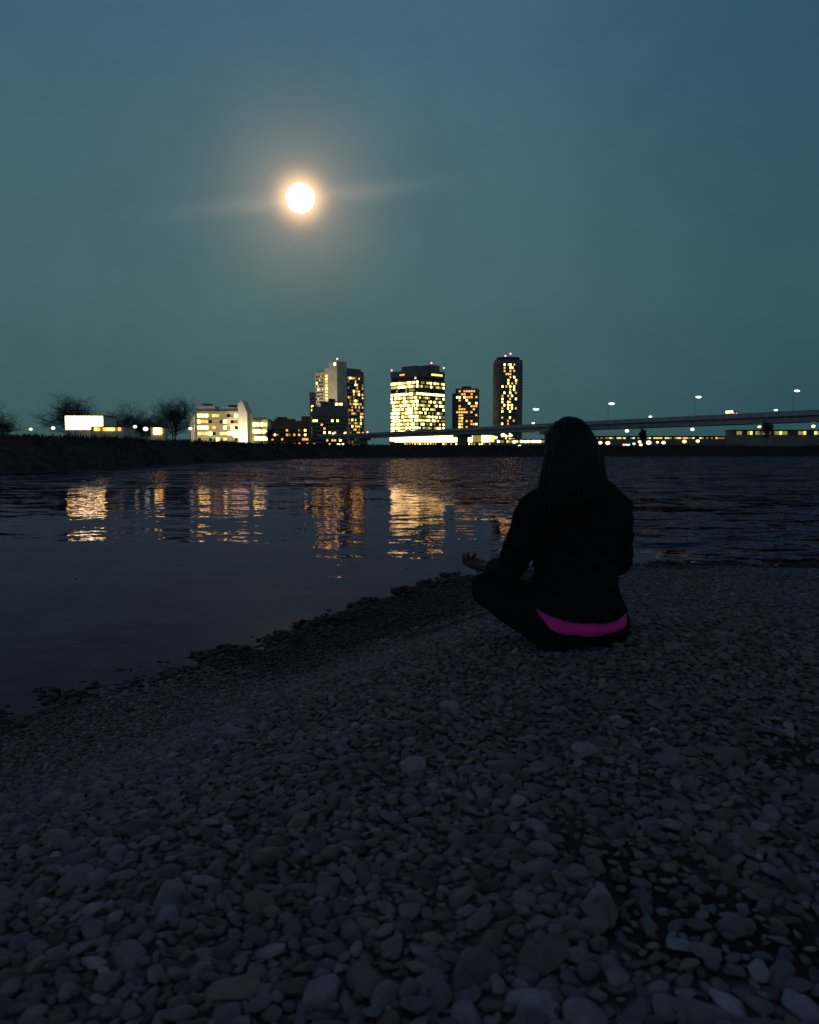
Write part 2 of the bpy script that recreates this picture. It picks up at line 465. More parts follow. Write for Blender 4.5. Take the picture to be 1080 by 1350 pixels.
V = np.stack([A, B, T], 1).reshape(-1, 3)
go = put('bank_grass', newmesh('bank_grass', V, np.arange(3 * n).reshape(-1, 3), m_grass))
tag(go, 'dark dry grass and reeds covering the far riverbank', 'grass', kind='stuff')

# ---------------------------------------------------------------- bare trees
def tree_meshes(seed, H, spread, twig):
    r = random.Random(seed); trunk = MB(); crown = MB()
    def grow(p, d, ln, rad, lev):
        pts = [p]; rr = [rad]; q = p.copy(); dd = d.copy()
        for i in range(4):
            dd = (dd + Vector((r.gauss(0, .16), r.gauss(0, .16), r.gauss(.05, .10)))).normalized()
            q = q + dd * ln / 4; pts.append(q.copy()); rr.append(rad * (1 - .16 * (i + 1)))
        (trunk if lev == 0 else crown).tube(pts, [max(x, twig) for x in rr], 6 if lev < 2 else 3)
        if lev >= 4: return
        nb = (7, 6, 5, 5)[lev]
        for b in range(nb):
            f = r.uniform(.25 if lev else .32, 1.0)
            k = min(3, int(f * 4)); bp_ = pts[k].lerp(pts[k + 1], f * 4 - k)
            side = Vector((r.gauss(0, 1), r.gauss(0, 1), r.gauss(0, .35))).normalized()
            nd = (dd * (1 - spread) + side * spread + Vector((0, 0, .12))).normalized()
            grow(bp_, nd, ln * r.uniform(.58, .86), rad * .5, lev + 1)
    for s in range(r.choice((2, 3))):
        a = r.uniform(0, 6.28)
        grow(Vector((r.gauss(0, .15), r.gauss(0, .15), -.2)), Vector((.30 * math.cos(a), .30 * math.sin(a), 1)).normalized(), H * .46, H * .016, 0)
    return trunk, crown
def bare_tree(seed, px, top, Y, label, H=None, spread=.55):
    p = at(px, top, Y); H = (p.z - 2.75)
    o = thing('bare_tree', label, 'tree', (p.x, Y, 2.75), 0, 'leafless trees on the left bank')
    tr, cr = tree_meshes(seed, H, spread, .012)
    k = H / max(v[2] for v in cr.v)
    for mb in (tr, cr): mb.v = [(x * k, y * k, z * k) for x, y, z in mb.v]
    tr.build('trunk', m_bark, o); cr.build('crown', m_bark, o)
    return o
bare_tree(3, 4, 526, 165, 'leafless dark tree cut off by the left edge of the view', spread=.72)
bare_tree(5, 90, 514, 170, 'broad leafless tree rising behind the glowing flat lit hall', spread=.74)
bare_tree(8, 172, 522, 172, 'leafless tree with rounded crown, midway between lit hall and white office block', spread=.74)
bare_tree(13, 228, 516, 165, 'tallest narrow leafless tree, just left of the white office block', spread=.66)
bare_tree(21, 128, 545, 175, 'low leafless bush-like tree beside the glowing flat lit hall', spread=.74)
bare_tree(34, 200, 534, 180, 'lower leafless tree filling the gap left of the tallest narrow tree', spread=.72)

def leafy(px, top, Y, wpx, label, base=2.7, name='small_tree'):
    p = at(px, top, Y); H = p.z - base; rw = wpx / F * Y / 2
    o = thing(name, label, 'tree', (p.x, Y, base))
    t = MB(); t.tube([(0, 0, -.2), (.05, 0, H * .35), (0, .05, H * .8)], [.14, .11, .05], 7); 
    r = random.Random(int(px))
    for k in range(5):
        a = r.uniform(0, 6.28); t.tube([(0, 0, H * .4), (math.cos(a) * rw * .6, math.sin(a) * rw * .6, H * .7)], [.05, .02], 5)
    t.build('trunk', m_bark, o)
    nl = 2600; g = np.random.default_rng(int(px))
    d = g.normal(size=(nl, 3)); d /= np.linalg.norm(d, axis=1)[:, None]
    rr = g.random(nl) ** .45 * (1 + .25 * np.sin(d[:, 0] * 5 + d[:, 2] * 4) + .15 * np.sin(d[:, 1] * 9))
    c = d * rr[:, None] * np.array([rw, rw, H * .34]) * .92 + np.array([0, 0, H * .64])
    e1 = g.normal(size=(nl, 3)); e2 = g.normal(size=(nl, 3)); s = .14
    V = np.stack([c + e1 * s, c + e2 * s, c - e1 * s * .6], 1).reshape(-1, 3)
    put('crown', newmesh('crown', V, np.arange(3 * nl).reshape(-1, 3), m_leaf), o)
leafy(1012, 553, 247, 20, 'small round dark tree in front of the bridge near the right edge')
leafy(848, 564, 250, 10, 'little dark tree below the bridge, just right of the seated person')
leafy(356, 563, 300, 12, 'small dark tree between the yellow lit block and the brown apartment block')

# ---------------------------------------------------------------- buildings
_wm = {}
def pane_mesh(w, h, m):
    k = (round(w, 2), round(h, 2), m.name)
    if k not in _wm:
        b = MB(); b.box(-w / 2, w / 2, -.12, .05, 0, h); _wm[k] = newmesh('window', b.v, b.f, m)
    return _wm[k]

def building(name, label, cat, pos, yaw, group=None):
    return thing(name, label, cat, pos, yaw, group)

class Windows:
    """collects the windows of one building; the first hundred become parts, the rest one part"""
    def __init__(s, root): s.root = root; s.e = []
    def face(s, ox, oy, ang, length, z0, fh, nf, nc, ww, wh, lit, margin=.5, skip=None):
        # a wall that starts at (ox,oy), runs along angle ang, its outside to the right-hand side
        ux, uy = math.cos(ang), math.sin(ang)
        for f in range(nf):
            for c in range(nc):
                if skip and skip(c, f): continue
                u = margin + (length - 2 * margin) * (c + .5) / nc
                s.e.append((lit(c, f), ox + ux * u, oy + uy * u, z0 + f * fh, ang, ww, wh))
    def build(s, cap=100):
        rnk = lambda m: 1 if m is m_dark_glass else 0
        s.e.sort(key=lambda e: rnk(e[0]))
        for m, x, y, z, a, w, h in s.e[:cap]:
            o = put('window', pane_mesh(w, h, m), s.root, (x, y, z), a)
        rest = s.e[cap:]
        if rest:
            b = MB(); ms = []
            for m, x, y, z, a, w, h in rest:
                if m not in ms: ms.append(m)
                i = ms.index(m); ux, uy = math.cos(a), math.sin(a); nx_, ny_ = uy, -ux
                p = lambda du, dn: (x + ux * du + nx_ * dn, y + uy * du + ny_ * dn)
                o = [p(-w / 2, -.05), p(-w / 2, .12), p(w / 2, .12), p(w / 2, -.05)]
                b.prism(o, z, z + h, i)
            r = b.build('windows', ms, s.root); r['kind'] = 'stuff'

def pick(p_lit, kinds, r):
    def f(c, k):
        if r.random() > p_lit: return m_dark_glass
        return mW[r.choice(kinds)]
    return f
def beacon(parent, x, y, z, h=1.5):
    b = MB(); b.tube([(x, y, z), (x, y, z + h)], .12, 6); mast = b.build('beacon_mast', m_pole, parent)
    b = MB(); b.ball((x, y, z + h + .5), .85, 10, 6); l = b.build('beacon', m_red, mast)

GZ = 2.8
def top_h(px, py, Y): return at(px, py, Y).z - GZ

# --- broad office tower, corner towards the viewer
r = random.Random(5); Y = 860
c = at(552, 560, Y); H = top_h(552, 487, Y)
tw = building('office_tower', 'broad office tower, nearly every window glowing, red beacons on its roof corners', 'office tower', (c.x, Y, GZ), R(45))
s = 42.0                                                          # near corner at the origin, faces run along +x and +y
b = MB(); b.box(0, 41, 0, 43, 0, H - 10); b.box(.6, 40.4, .6, 42.4, H - 10, H - 7.2, 1); b.box(0, 41, 0, 43, H - 7.2, H, 0)
b.build('wall', [m_concd, m_roof], tw)
b = MB(); b.box(4, 24, 8, 30, H, H + 5); b.box(24, 37, 4, 20, H, H + 7); b.build('roof_plant', m_concd, tw)
b = MB()
for f in range(20): b.box(-.35, 41.35, -.35, 43.35, 6 + f * 4 - .55, 6 + f * 4 - .1)
nfl = int((H - 12.5) / 4)
b = MB()
for f in range(nfl + 1): b.box(-.3, 41.3, -.3, 43.3, 5.2 + f * 4, 5.6 + f * 4)
b.build('floor_band', m_concd, tw)
wd = Windows(tw)
KB = [('yellow', 'soft')] * 2 + [('yellow', 'bright')] * 5 + [('white', 'bright')] * 3 + [('yellow', 'mid')] * 3 + [('warm', 'mid')]
KD = [('yellow', 'mid')] * 3 + [('yellow', 'bright')] * 2 + [('yellow', 'dim')] * 5 + [('warm', 'dim')] * 2
rowr = [r.random() for _ in range(40)]
def litL(cc, f):
    if f in (nfl - 3,) : return m_dark_glass if r.random() < .8 else mW['yellow', 'dim']
    return mW[r.choice(KB)] if r.random() < .90 else mW[r.choice([('warm', 'dim'), ('yellow', 'dim')])]
def litR(cc, f):
    if f in (nfl - 3,): return m_dark_glass
    if f in (0, nfl - 4): return mW['yellow', 'bright']
    if r.random() < .25 + .1 * (rowr[f] > .6): return mW[r.choice(KB)]
    return mW[r.choice(KD)] if r.random() < .55 else m_dark_glass
# left face (x = 0) runs from far end to the corner so that its outside is on the right-hand side
wd.face(0, 43, R(-90), 43, 5.8, 4, nfl, 15, 2.55, 2.6, litL)
wd.face(0, 0, 0, 41, 5.8, 4, nfl, 14, 2.3, 2.2, litR)
wd.face(0, 34, R(-90), 22, H - 4.9, 4, 1, 5, 3.4, 1.6, lambda a, f: mW['warm', 'mid'] if a in (1, 2) else m_dark_glass)
wd.face(14, 0, 0, 24, H - 5.2, 4, 1, 5, 4, 2.2, lambda a, f: mW['yellow', 'mid'] if a > 0 else m_dark_glass)
wd.face(.6, 30, R(-90), 30, H - 9.6, 4, 1, 9, 2.4, 2, lambda a, f: mW[r.choice([('yellow', 'dim'), ('white', 'mid')])] if r.random() < .4 else m_dark_glass)
wd.build()
beacon(tw, .8, 42.2, H); beacon(tw, 25, 5, H + 7); beacon(tw, 40.2, .8, H, 4)

# --- residential tower with pale floodlit side (left) and balconies (right)
r = random.Random(9); Y = 800
c = at(445, 560, Y); H = top_h(445, 487, Y)
ct = building('apartment_tower', 'tall apartment tower with pale side and a dark balcony side, one red beacon', 'apartment tower', (c.x, Y, GZ), R(45))
b = MB(); b.box(0, 35, 0, 33, 0, H); b.build('wall', m_concd, ct)
b = MB(); b.box(-.6, 12, -.6, 12, 0, H + 8); b.box(-.7, 0, 20, 33.6, 0, H - 1); b.box(-.5, 0, 12, 20, 0, H + 2, 0); b.build('stair_core', m_pale, ct)
nfl = int((H - 6) / 3.2)
for f in range(1, nfl + 1):
    b = MB(); b.box(12.2, 35.6, -1.6, -.02, f * 3.2 + 1.6, f * 3.2 + 2.6); b.build('balcony', m_conc, ct)
wd = Windows(ct)
KA = [('warm', 'mid')] * 4 + [('yellow', 'bright')] * 2 + [('orange', 'mid')] + [('warm', 'dim')] * 4
wd.face(-.5, 20, R(-90), 8, 5, 3.2, nfl, 1, 3.6, 2.0, lambda a, f: mW[r.choice([('warm', 'bright'), ('warm', 'mid'), ('yellow', 'mid')])])
wd.face(-.7, 33, R(-90), 13, 5, 3.2, nfl, 5, 1.8, 1.6, pick(.22, KA + [('warm', 'soft')], r))
wd.face(13, 0, 0, 22, 2.9, 3.2, nfl, 9, 1.7, 1.9, pick(.46, KA + [('warm', 'soft'), ('yellow', 'soft')], r))
wd.face(-.6, 4.6, R(-90), 4, H + 4, 3, 1, 1, 2.6, 2.6, lambda a, f: mW['white', 'bright'])
wd.face(35, 0, R(90), 33, 5, 3.2, nfl, 7, 2.6, 1.8, pick(.3, KA, r))
wd.build()
b = MB(); b.box(16, 34, 3, 20, H, H + 2.6); b.build('roof_plant', m_concd, ct)
beacon(ct, 1.5, 1.5, H + 8, 2)
def flood(x, y, z, tx, ty, tz, power, size, label, parent=None):
    """a ground floodlight: housing, lens and its real spot lamp"""
    o = thing('floodlight', label, 'floodlight', (x, y, z))
    b = MB(); b.box(-.35, .35, -.25, .25, .5, 1.0); b.tube([(0, 0, 0), (0, 0, .5)], .08, 6); b.build('housing', m_pole, o)
    b = MB(); b.box(-.3, .3, -.2, .2, 1.003, 1.05); b.build('lens', m_lampy, o)
    d = bpy.data.lights.new('flood_lamp', 'SPOT'); d.energy = power; d.color = (1, .80, .50); d.spot_size = size; d.spot_blend = .6; d.shadow_soft_size = .3
    l = bpy.data.objects.new('flood_lamp', d); C.objects.link(l); l.parent = o; l.location = (0, 0, 1.4)
    l.rotation_euler = Vector((tx - x, ty - y, tz - z - 1.4)).to_track_quat('-Z', 'Y').to_euler()
FLOODS = []
FLOODS.append((c.x - 55, Y - 25, GZ, c.x - 9, Y + 10, 72, 170000, R(55), 'ground floodlight shining up at the pale side of the apartment tower'))

# --- dark block in front of that tower
r = random.Random(14); Y = 640
c = at(436, 560, Y); H = top_h(436, 529, Y); hw = 24.5 / F * Y
db = building('dark_apartment_block', 'dark mid-rise block standing in front of the pale apartment tower', 'apartment block', (c.x, Y, GZ), 0)
b = MB(); b.box(-hw, hw * .9, 0, 16, 0, H - 4); b.box(-hw * .55, hw * .75, 1, 15, H - 4, H); b.build('wall', m_concd, db)
for f in range(1, 8):
    b = MB(); b.box(-hw, hw * .9, -1.2, -.02, f * 3.1 + 1.3, f * 3.1 + 2.2); b.build('balcony', m_concd, db)
wd = Windows(db)
KA2 = [('yellow', 'bright')] * 3 + [('warm', 'mid')] * 3 + [('orange', 'mid')]
wd.face(-hw, 0, 0, hw * 1.9, 2.9, 3.1, 8, 13, 1.5, 1.6, pick(.17, KA2, r))
wd.face(-hw * .5, 1, 0, hw * 1.2, H - 3, 3, 1, 5, 2.2, 1.6, pick(.5, [('yellow', 'bright')], r))
wd.build()
b = MB(); b.box(-2, 3, 4, 9, H, H + 2.2); b.build('roof_plant', m_roof, db)
# --- slim wing left of it
Y = 700
c = at(412.5, 560, Y); H = top_h(412, 518, Y)
sw = building('slim_tower', 'slim pale stair tower wedged left of the apartment tower, one bright window', 'tower', (c.x, Y, GZ), 0)
b = MB(); b.box(-2.6, 2.0, 0, 9, 0, H); b.build('wall', m_conc, sw)
wd = Windows(sw); wd.face(-2.6, 0, 0, 4.6, 4, 3.2, 13, 1, 1.6, 1.6, lambda a, f: mW['yellow', 'bright'] if f in (9, 10) else (mW['warm', 'dim'] if r.random() < .3 else m_dark_glass)); wd.build()
b = MB(); b.box(-2.8, 2.2, -.2, 9.2, H, H + .5); b.build('roof', m_roof, sw)

# --- middle tower, right of the office tower
r = random.Random(23); Y = 900
c = at(613, 560, Y); H = top_h(613, 512, Y); hw = 17 / F * Y
mt = building('residential_tower', 'shorter dark tower with scattered orange windows, between office tower and round tower', 'apartment tower', (c.x, Y, GZ), R(-8))
b = MB(); b.box(-hw * .72, hw, 0, 24, 0, H); b.build('wall', m_concd, mt)
b = MB(); b.box(-hw, -hw * .722, 2, 22, 0, H - 5); b.build('side_wing', m_brown, mt)
b = MB(); b.box(-4, 6, 5, 17, H, H + 2.5); b.build('roof_plant', m_roof, mt)
nfl = int((H - 4) / 3.3)
wd = Windows(mt)
K3 = [('orange', 'mid')] * 2 + [('yellow', 'bright')] * 2 + [('warm', 'mid')] * 2
def lit3(cc, f):
    if cc in (1, 2) and 5 < f < nfl - 6: return mW['warm', 'mid'] if r.random() < .75 else mW['orange', 'bright']
    return mW[r.choice(K3)] if r.random() < (.34 if cc > 2 else .16) else m_dark_glass
wd.face(-hw * .72, 0, 0, hw * 1.72, 4, 3.3, nfl, 9, 2.1, 1.9, lit3)
wd.face(-hw, 2, 0, hw * .28, 4, 3.3, nfl - 2, 1, 2.0, 1.6, pick(.12, [('yellow', 'bright')], r))
wd.build()
for f in range(1, nfl):
    b = MB(); b.box(-hw * .72 + .1, hw - .1, -.8, -.02, 2.7 + f * 3.3, 3.5 + f * 3.3); b.build('balcony', m_concd, mt)

# --- round-cornered tower on the right
r = random.Random(31); Y = 880
c = at(669, 560, Y); H = top_h(669, 476, Y); hw = 18 / F * Y
rt_ = building('round_tower', 'tall round-cornered dark tower, rightmost of the skyline, red beacons on top', 'apartment tower', (c.x, Y, GZ), 0)
def rrect(w, d, rad, n=6):
    out = []
    for cx, cy, a0 in ((w - rad, d - rad, 0), (-w + rad, d - rad, 90), (-w + rad, -d + rad, 180), (w - rad, -d + rad, 270)):
        for i in range(n + 1):
            a = R(a0 + 90 * i / n); out.append((cx + rad * math.cos(a), cy + rad * math.sin(a)))
    return out
b = MB(); b.prism(rrect(hw, 14, 7), 0, H); b.build('wall', m_concd, rt_)
b = MB(); b.prism(rrect(hw - 3, 11, 6), H, H + 3.2); b.build('roof_plant', m_roof, rt_)
nfl = int((H - 6) / 3.3)
for f in range(1, nfl):
    b = MB(); b.prism(rrect(hw + .7, 14.7, 7.5), 2.3 + f * 3.3, 2.75 + f * 3.3); b.build('balcony', m_concd, rt_)
wd = Windows(rt_)
K4 = [('warm', 'bright')] + [('yellow', 'bright')] * 3 + [('warm', 'mid')] * 3 + [('orange', 'mid')]
def lit4(cc, f):
    if cc in (3, 4): return mW[r.choice(K4)] if r.random() < .5 else m_dark_glass
    return mW[r.choice(K4)] if r.random() < .34 else m_dark_glass
wd.face(-hw + 6.5, -14, 0, 2 * hw - 13, 3.2, 3.3, nfl, 8, 1.6, 2.0, lit4, margin=.2)
wd.face(-hw + 1.3, -10.2, R(-45), 5, 3.2, 3.3, nfl, 1, 2.6, 2.1, pick(.14, K4, r), margin=.2)
wd.face(hw - 5.0, -13.0, R(30), 5, 3.2, 3.3, nfl, 1, 2.6, 2.1, lambda a, f: mW['yellow', 'bright'] if f in (nfl - 2, nfl - 3) else (mW[r.choice(K4)] if r.random() < .2 else m_dark_glass), margin=.2)
wd.build()
beacon(rt_, -3.5, -6, H + 3.2, 1.2); beacon(rt_, 2, -6, H + 3.2, 3.4)

# --- white office block with a tall fin
r = random.Random(41); Y = 480
c = at(287, 575, Y); H = top_h(287, 535, Y); hw = 27.5 / F * Y
wb = building('white_office_block', 'floodlit white office block with long balcony strips and a tall pointed end wall', 'office block', (c.x, Y, GZ), 0)
sp = hw * 2
x0 = -hw; x1 = hw + .2
b = MB(); b.box(x0, x1, 0, 16, 0, H - 3); b.box(x0, x0 + 11, .1, 15, H - 3, H, 0); b.box(x0 + 14, x1, .1, 15, H - 3, H - .8); b.build('wall', m_pale, wb)
fh = (H - 4) / 6
for f in range(6):
    b = MB(); b.box(x0 + .3, x1 - .3, -1.5, -.02, f * fh + 3.0, f * fh + 4.3); b.build('balcony', m_pale, wb)
fx0 = x1 + .05; fx1 = fx0 + 12 / F * Y
ft = top_h(320, 528, Y)
b = MB()
o = [(fx0, 0), (fx1, 0), (fx1, ft * .74), (fx0 + (fx1 - fx0) * .45, ft), (fx0, ft * .93)]
n0 = len(b.v)
for yy in (-1.8, 15): b.v += [(x, yy, z) for x, z in o]
b.f += [tuple(range(5)), tuple(range(9, 4, -1))] + [(i, i + 5, (i + 1) % 5 + 5, (i + 1) % 5) for i in range(5)]; b.m += [0] * 7
b.build('end_wall', m_white, wb)
b = MB(); b.box(x0 - 3.2, x0 - .9, -2, 6, 0, H * .80); b.build('pylon', m_white, wb)
wd = Windows(wb)
def lit5(cc, f):
    if f == 5 and cc < 3: return mW['yellow', 'bright']
    if f in (3, 4) and cc < 3: return mW['yellow', 'bright'] if r.random() < .8 else mW['warm', 'mid']
    if f == 0: return mW[r.choice([('yellow', 'bright'), ('white', 'bright'), ('yellow', 'dim')])] if cc > 5 else mW['yellow', 'dim']
    if r.random() < .38: return mW[r.choice([('yellow', 'bright'), ('warm', 'mid'), ('yellow', 'mid')])]
    return mW['yellow', 'dim'] if r.random() < .6 else m_dark_glass
wd.face(x0, 0, 0, x1 - x0, .9, fh, 6, 11, 1.9, 1.7, lit5)
wd.build()
b = MB(); b.box(x0 + 3, x0 + 8, 4, 9, H, H + 1.4); b.box(x0 + 18, x1 - 3, 5, 10, H - .8, H + .9); b.build('roof_plant', m_concd, wb)
FLOODS.append((c.x - 2, Y - 22, GZ, c.x - 2, Y, 14, 11000, R(95), 'ground floodlight left of the pair lighting the white office block'))
FLOODS.append((c.x + fx0 + 3, Y - 13, GZ, c.x + fx0 + 3, Y, 15, 26000, R(70), 'ground floodlight right of the pair, lighting the pointed white end wall'))
for a in FLOODS: flood(*a)

# --- yellow lit block right of it
r = random.Random(45); Y = 500
c = at(342, 575, Y); H = top_h(342, 551, Y); hw = 13.5 / F * Y
yb = building('yellow_lit_block', 'low block with blazing yellow windows, right of the pointed white end wall', 'office block', (c.x, Y, GZ), 0)
b = MB(); b.box(-hw, hw * .85, 0, 12, 0, H - 1); b.box(-hw, hw * .4, 1, 11, H - 1, H + .6); b.build('wall', m_pale, yb)
b = MB(); b.box(-hw - .3, hw * .85 + .3, -.3, 12.3, H - .997, H - .6); b.build('roof', m_roof, yb)
wd = Windows(yb)
wd.face(-hw, 0, 0, hw * 1.85, .8, (H - 1.6) / 4, 4, 8, 1.35, 2.2, lambda a, f: mW[r.choice([('yellow', 'bright')] * 4 + [('white', 'bright')] + [('yellow', 'mid')] * 2 + [('warm', 'dim')])])
wd.build()

# --- brown block with orange lights
r = random.Random(52); Y = 560
c = at(382, 575, Y); H = top_h(382, 551, Y); hw = 25 / F * Y
bb = building('brown_apartment_block', 'low brown block with a few orange lights, left of the dark mid-rise block', 'apartment block', (c.x, Y, GZ), 0)
b = MB(); b.box(-hw, hw * .62, 0, 13, 0, H - 2); b.box(-hw * .8, hw * .2, 1, 12, H - 2, H - .6); b.box(hw * .62, hw, .5, 12, 0, H + 1.2); b.build('wall', m_brown, bb)
for f in range(4):
    b = MB(); b.box(-hw, hw * .61, -1.1, -.02, f * 3.1 + 1.9, f * 3.1 + 2.6); b.build('balcony', m_brown, bb)
wd = Windows(bb)
wd.face(-hw, 0, 0, hw * 1.6, 2.7, 3.1, 4, 12, 1.3, 1.4, pick(.30, [('orange', 'mid'), ('warm', 'mid'), ('orange', 'bright'), ('warm', 'dim')], r))
wd.face(hw * .62, .5, 0, hw * .38, 2.7, 3.1, 4, 3, 1.6, 1.4, pick(.5, [('orange', 'mid'), ('warm', 'bright')], r))
wd.build()
b = MB(); b.box(-hw * .7, -hw * .2, 3, 8, H - .6, H + .8); b.build('roof_plant', m_roof, bb)

# --- glowing hall on the left and its low annexe
r = random.Random(61); Y = 125
c = at(110.5, 568, Y); H = top_h(110, 545.5, Y); hw = 24.5 / F * Y; zg_ = at(110, 566.5, Y).z - GZ
lh = building('glowing_hall', 'flat-roofed hall glowing brilliant white through its whole glass front, between bare trees', 'hall', (c.x, Y, GZ), R(4))
b = MB(); b.box(-hw, hw, 0, 7, -.1, zg_); b.box(-hw, hw, .3, 7, zg_, H - .3); b.build('wall', m_white, lh)
b = MB(); b.box(-hw - .12, hw + .12, -.1, 7.2, H - .3, H - .16); b.build('roof', m_roof, lh)
wd = Windows(lh)
wd.face(-hw, .3, 0, hw * 2, zg_ + .05, 3, 1, 9, hw * 2 / 9 - .07, H - zg_ - .42, lambda a, f: mW[('white', 'bright') if a not in (0, 8) else ('yellow', 'bright')], margin=.05)
wd.build()
Y = 122
c = at(142, 568, Y); H = top_h(142, 560.5, Y); hw = 22 / F * Y
an_ = building('low_annexe', 'low annexe with a dim lit eave, right of the glowing hall behind the trees', 'annexe', (c.x, Y, GZ), 0)
b = MB(); b.box(-hw, hw, 0, 4, -.1, H - .3); b.build('wall', m_pale, an_)
b = MB(); b.box(-hw - .1, hw + .1, -.3, 4.2, H - .3, H - .15); b.build('roof', m_roof, an_)
wd = Windows(an_); wd.face(-hw, 0, 0, 2 * hw, H - .85, 3, 1, 9, .42, .5, lambda a, f: mW[r.choice([('warm', 'mid'), ('yellow', 'mid'), ('warm', 'dim')])]); wd.build()
Y = 120
c = at(208, 570, Y); H = top_h(208, 562, Y); hw = 9 / F * Y
sh = building('lit_kiosk', 'small brightly lit kiosk seen between the trunks, left of the tallest bare tree', 'kiosk', (c.x, Y, GZ), R(5))
b = MB(); b.box(-hw, hw, 0, 2.2, -.1, H - .2); b.build('wall', m_pale, sh)
b = MB(); b.box(-hw - .1, hw + .1, -.25, 2.3, H - .2, H - .08); b.build('roof', m_roof, sh)
wd = Windows(sh); wd.face(-hw, 0, 0, 2 * hw, H - 1.15, .5, 2, 4, .38, .40, lambda a, f: mW[r.choice([('warm', 'bright'), ('yellow', 'bright'), ('warm', 'mid')])]); wd.build()

# --- long lit hall beyond the bridge
r = random.Random(71); Y = 580
xa, xb = at(514, 580, Y).x, at(652, 580, Y).x; zt = at(580, 573.5, Y).z - GZ; zb = at(580, 583.0, Y).z - GZ
lg = building('long_lit_hall', 'long low hall with one continuous glowing white band, seen under the bridge', 'hall', (xa, Y, GZ), 0)
Ln = xb - xa
b = MB(); b.box(0, Ln, 0, 20, 0, zb); b.box(.3, Ln, .8, 20, zb, zt); b.build('wall', m_concd, lg)
b = MB(); b.box(-1, Ln + .4, -1, 20.5, zt, zt + .5); b.build('roof', m_roof, lg)
for k in range(24):
    w = Ln / 24; b = MB()
    zl = zb + .15 if k else zb + .9
    b.box(k * w + .12, k * w + w - .12, .55, .797, zl, zt - (.25 if k else .6))
    b.build('glazing_panel', mW['white' if r.random() < .5 else 'yellow', 'bright'] if k < 19 else mW['yellow', r.choice(['bright', 'mid', 'dim'])], lg)
wd = Windows(lg)
wd.face(0, 0, 0, Ln, zb - 1.75, 1, 1, 40, .85, .85, lambda a, f: mW[r.choice([('orange', 'bright'), ('white', 'bright'), ('warm', 'mid'), ('yellow', 'bright')])] if r.random() < .62 and a > 3 else m_dark_glass)
wd.build()

def low_row(px0, px1, ptop, pbot, Y, label, lit, nwin, name='riverside_row'):
    xa, xb = at(px0, pbot, Y).x, at(px1, pbot, Y).x; zt = at(px0, ptop, Y).z - GZ; zb = at(px0, pbot, Y).z - GZ
    o = building(name, label, 'low building', (xa, Y, GZ), 0); Ln = xb - xa
    b = MB(); b.box(0, Ln, 0, 9, 0, zt + .3); b.build('wall', m_concd, o)
    b = MB(); b.box(-.3, Ln + .3, -.6, 9.3, zt + .3, zt + .7); b.build('roof', m_roof, o)
    wd = Windows(o); wd.face(0, 0, 0, Ln, zb, 1, 1, nwin, Ln / nwin * .86, max(.3, zt - zb), lit, margin=.2); wd.build()
low_row(655, 778, 580.5, 583.5, 400, 'long low riverside row with a thin lit strip, left of the seated person', lambda a, f: mW[r.choice([('yellow', 'dim'), ('white', 'dim'), ('yellow', 'mid'), ('white', 'bright')])] if r.random() < .9 else m_dark_glass, 40)
low_row(782, 965, 576.6, 578.4, 380, 'long low riverside row with a thin lit strip, right of the seated person', lambda a, f: mW[r.choice([('yellow', 'dim'), ('warm', 'mid'), ('warm', 'dim'), ('yellow', 'mid')])] if r.random() < .75 else m_dark_glass, 60)
low_row(967, 1180, 568.5, 573.0, 360, 'low riverside building with the wider glowing band at the right edge', lambda a, f: mW['yellow', 'dim' if r.random() < .7 else 'mid'] if a % 7 and r.random() < .8 else m_dark_glass, 60, 'riverside_building')

# ---------------------------------------------------------------- bridge
DT = []                                       # deck line (top of parapet), points of one level road
for px, py in ((1500, 519), (1250, 531.5), (1080, 540.2), (930, 547.5), (780, 555.2), (680, 560.6), (580, 566), (490, 570.6), (400, 574), (330, 576.6), (262, 578.6), (200, 580)):
    d = 12.5 * F / (594.0 - py); DT.append(Vector(((px - 540) / F * d, d, 12.5 + CAMZ)))
DT = [Vector(p) for p in DT]
br = thing('road_bridge', 'long level road bridge on slim piers crossing above the far bank', 'bridge', (DT[4].x, DT[4].y, GZ))
o0 = Vector((DT[4].x, DT[4].y, GZ))
def sweep(name, prof_, m, parent):             # profile: (offset away from viewer, z below parapet top)
    b = MB(); rings = []
    for i, p in enumerate(DT):
        t_ = (DT[min(i + 1, len(DT) - 1)] - DT[max(i - 1, 0)]).normalized(); nn = Vector((-t_.y, t_.x, 0))
        if nn.dot(Vector((p.x, p.y, 0))) < 0: nn = -nn
        s0 = len(b.v); b.v += [tuple(p + nn * a + Vector((0, 0, z)) - o0) for a, z in prof_]; rings.append(s0)
    k = len(prof_)
    for i in range(len(DT) - 1):
        for j in range(k):
            b.f.append((rings[i] + j, rings[i] + (j + 1) % k, rings[i + 1] + (j + 1) % k, rings[i + 1] + j)); b.m.append(0)
    b.f += [tuple(rings[0] + j for j in range(k)), tuple(rings[-1] + j for j in reversed(range(k)))]; b.m += [0, 0]
    return b.build(name, m, parent)
sweep('deck', [(0, -1.05), (0, -1.75), (12, -1.75), (12, -1.05)], m_asph, br)
sweep('girder', [(.9, -1.753), (1.1, -3.5), (10.9, -3.5), (11.1, -1.753)], m_steel, br)
sweep('parapet', [(-.15, -.12), (-.15, -1.6), (-.003, -1.6), (-.003, -.12)], m_steel, br)
sweep('parapet', [(12.003, -.12), (12.003, -1.6), (12.15, -1.6), (12.15, -.12)], m_steel, br)
sweep('handrail', [(-.22, 0), (-.22, -.117), (.07, -.117), (.07, 0)], m_rail, br)
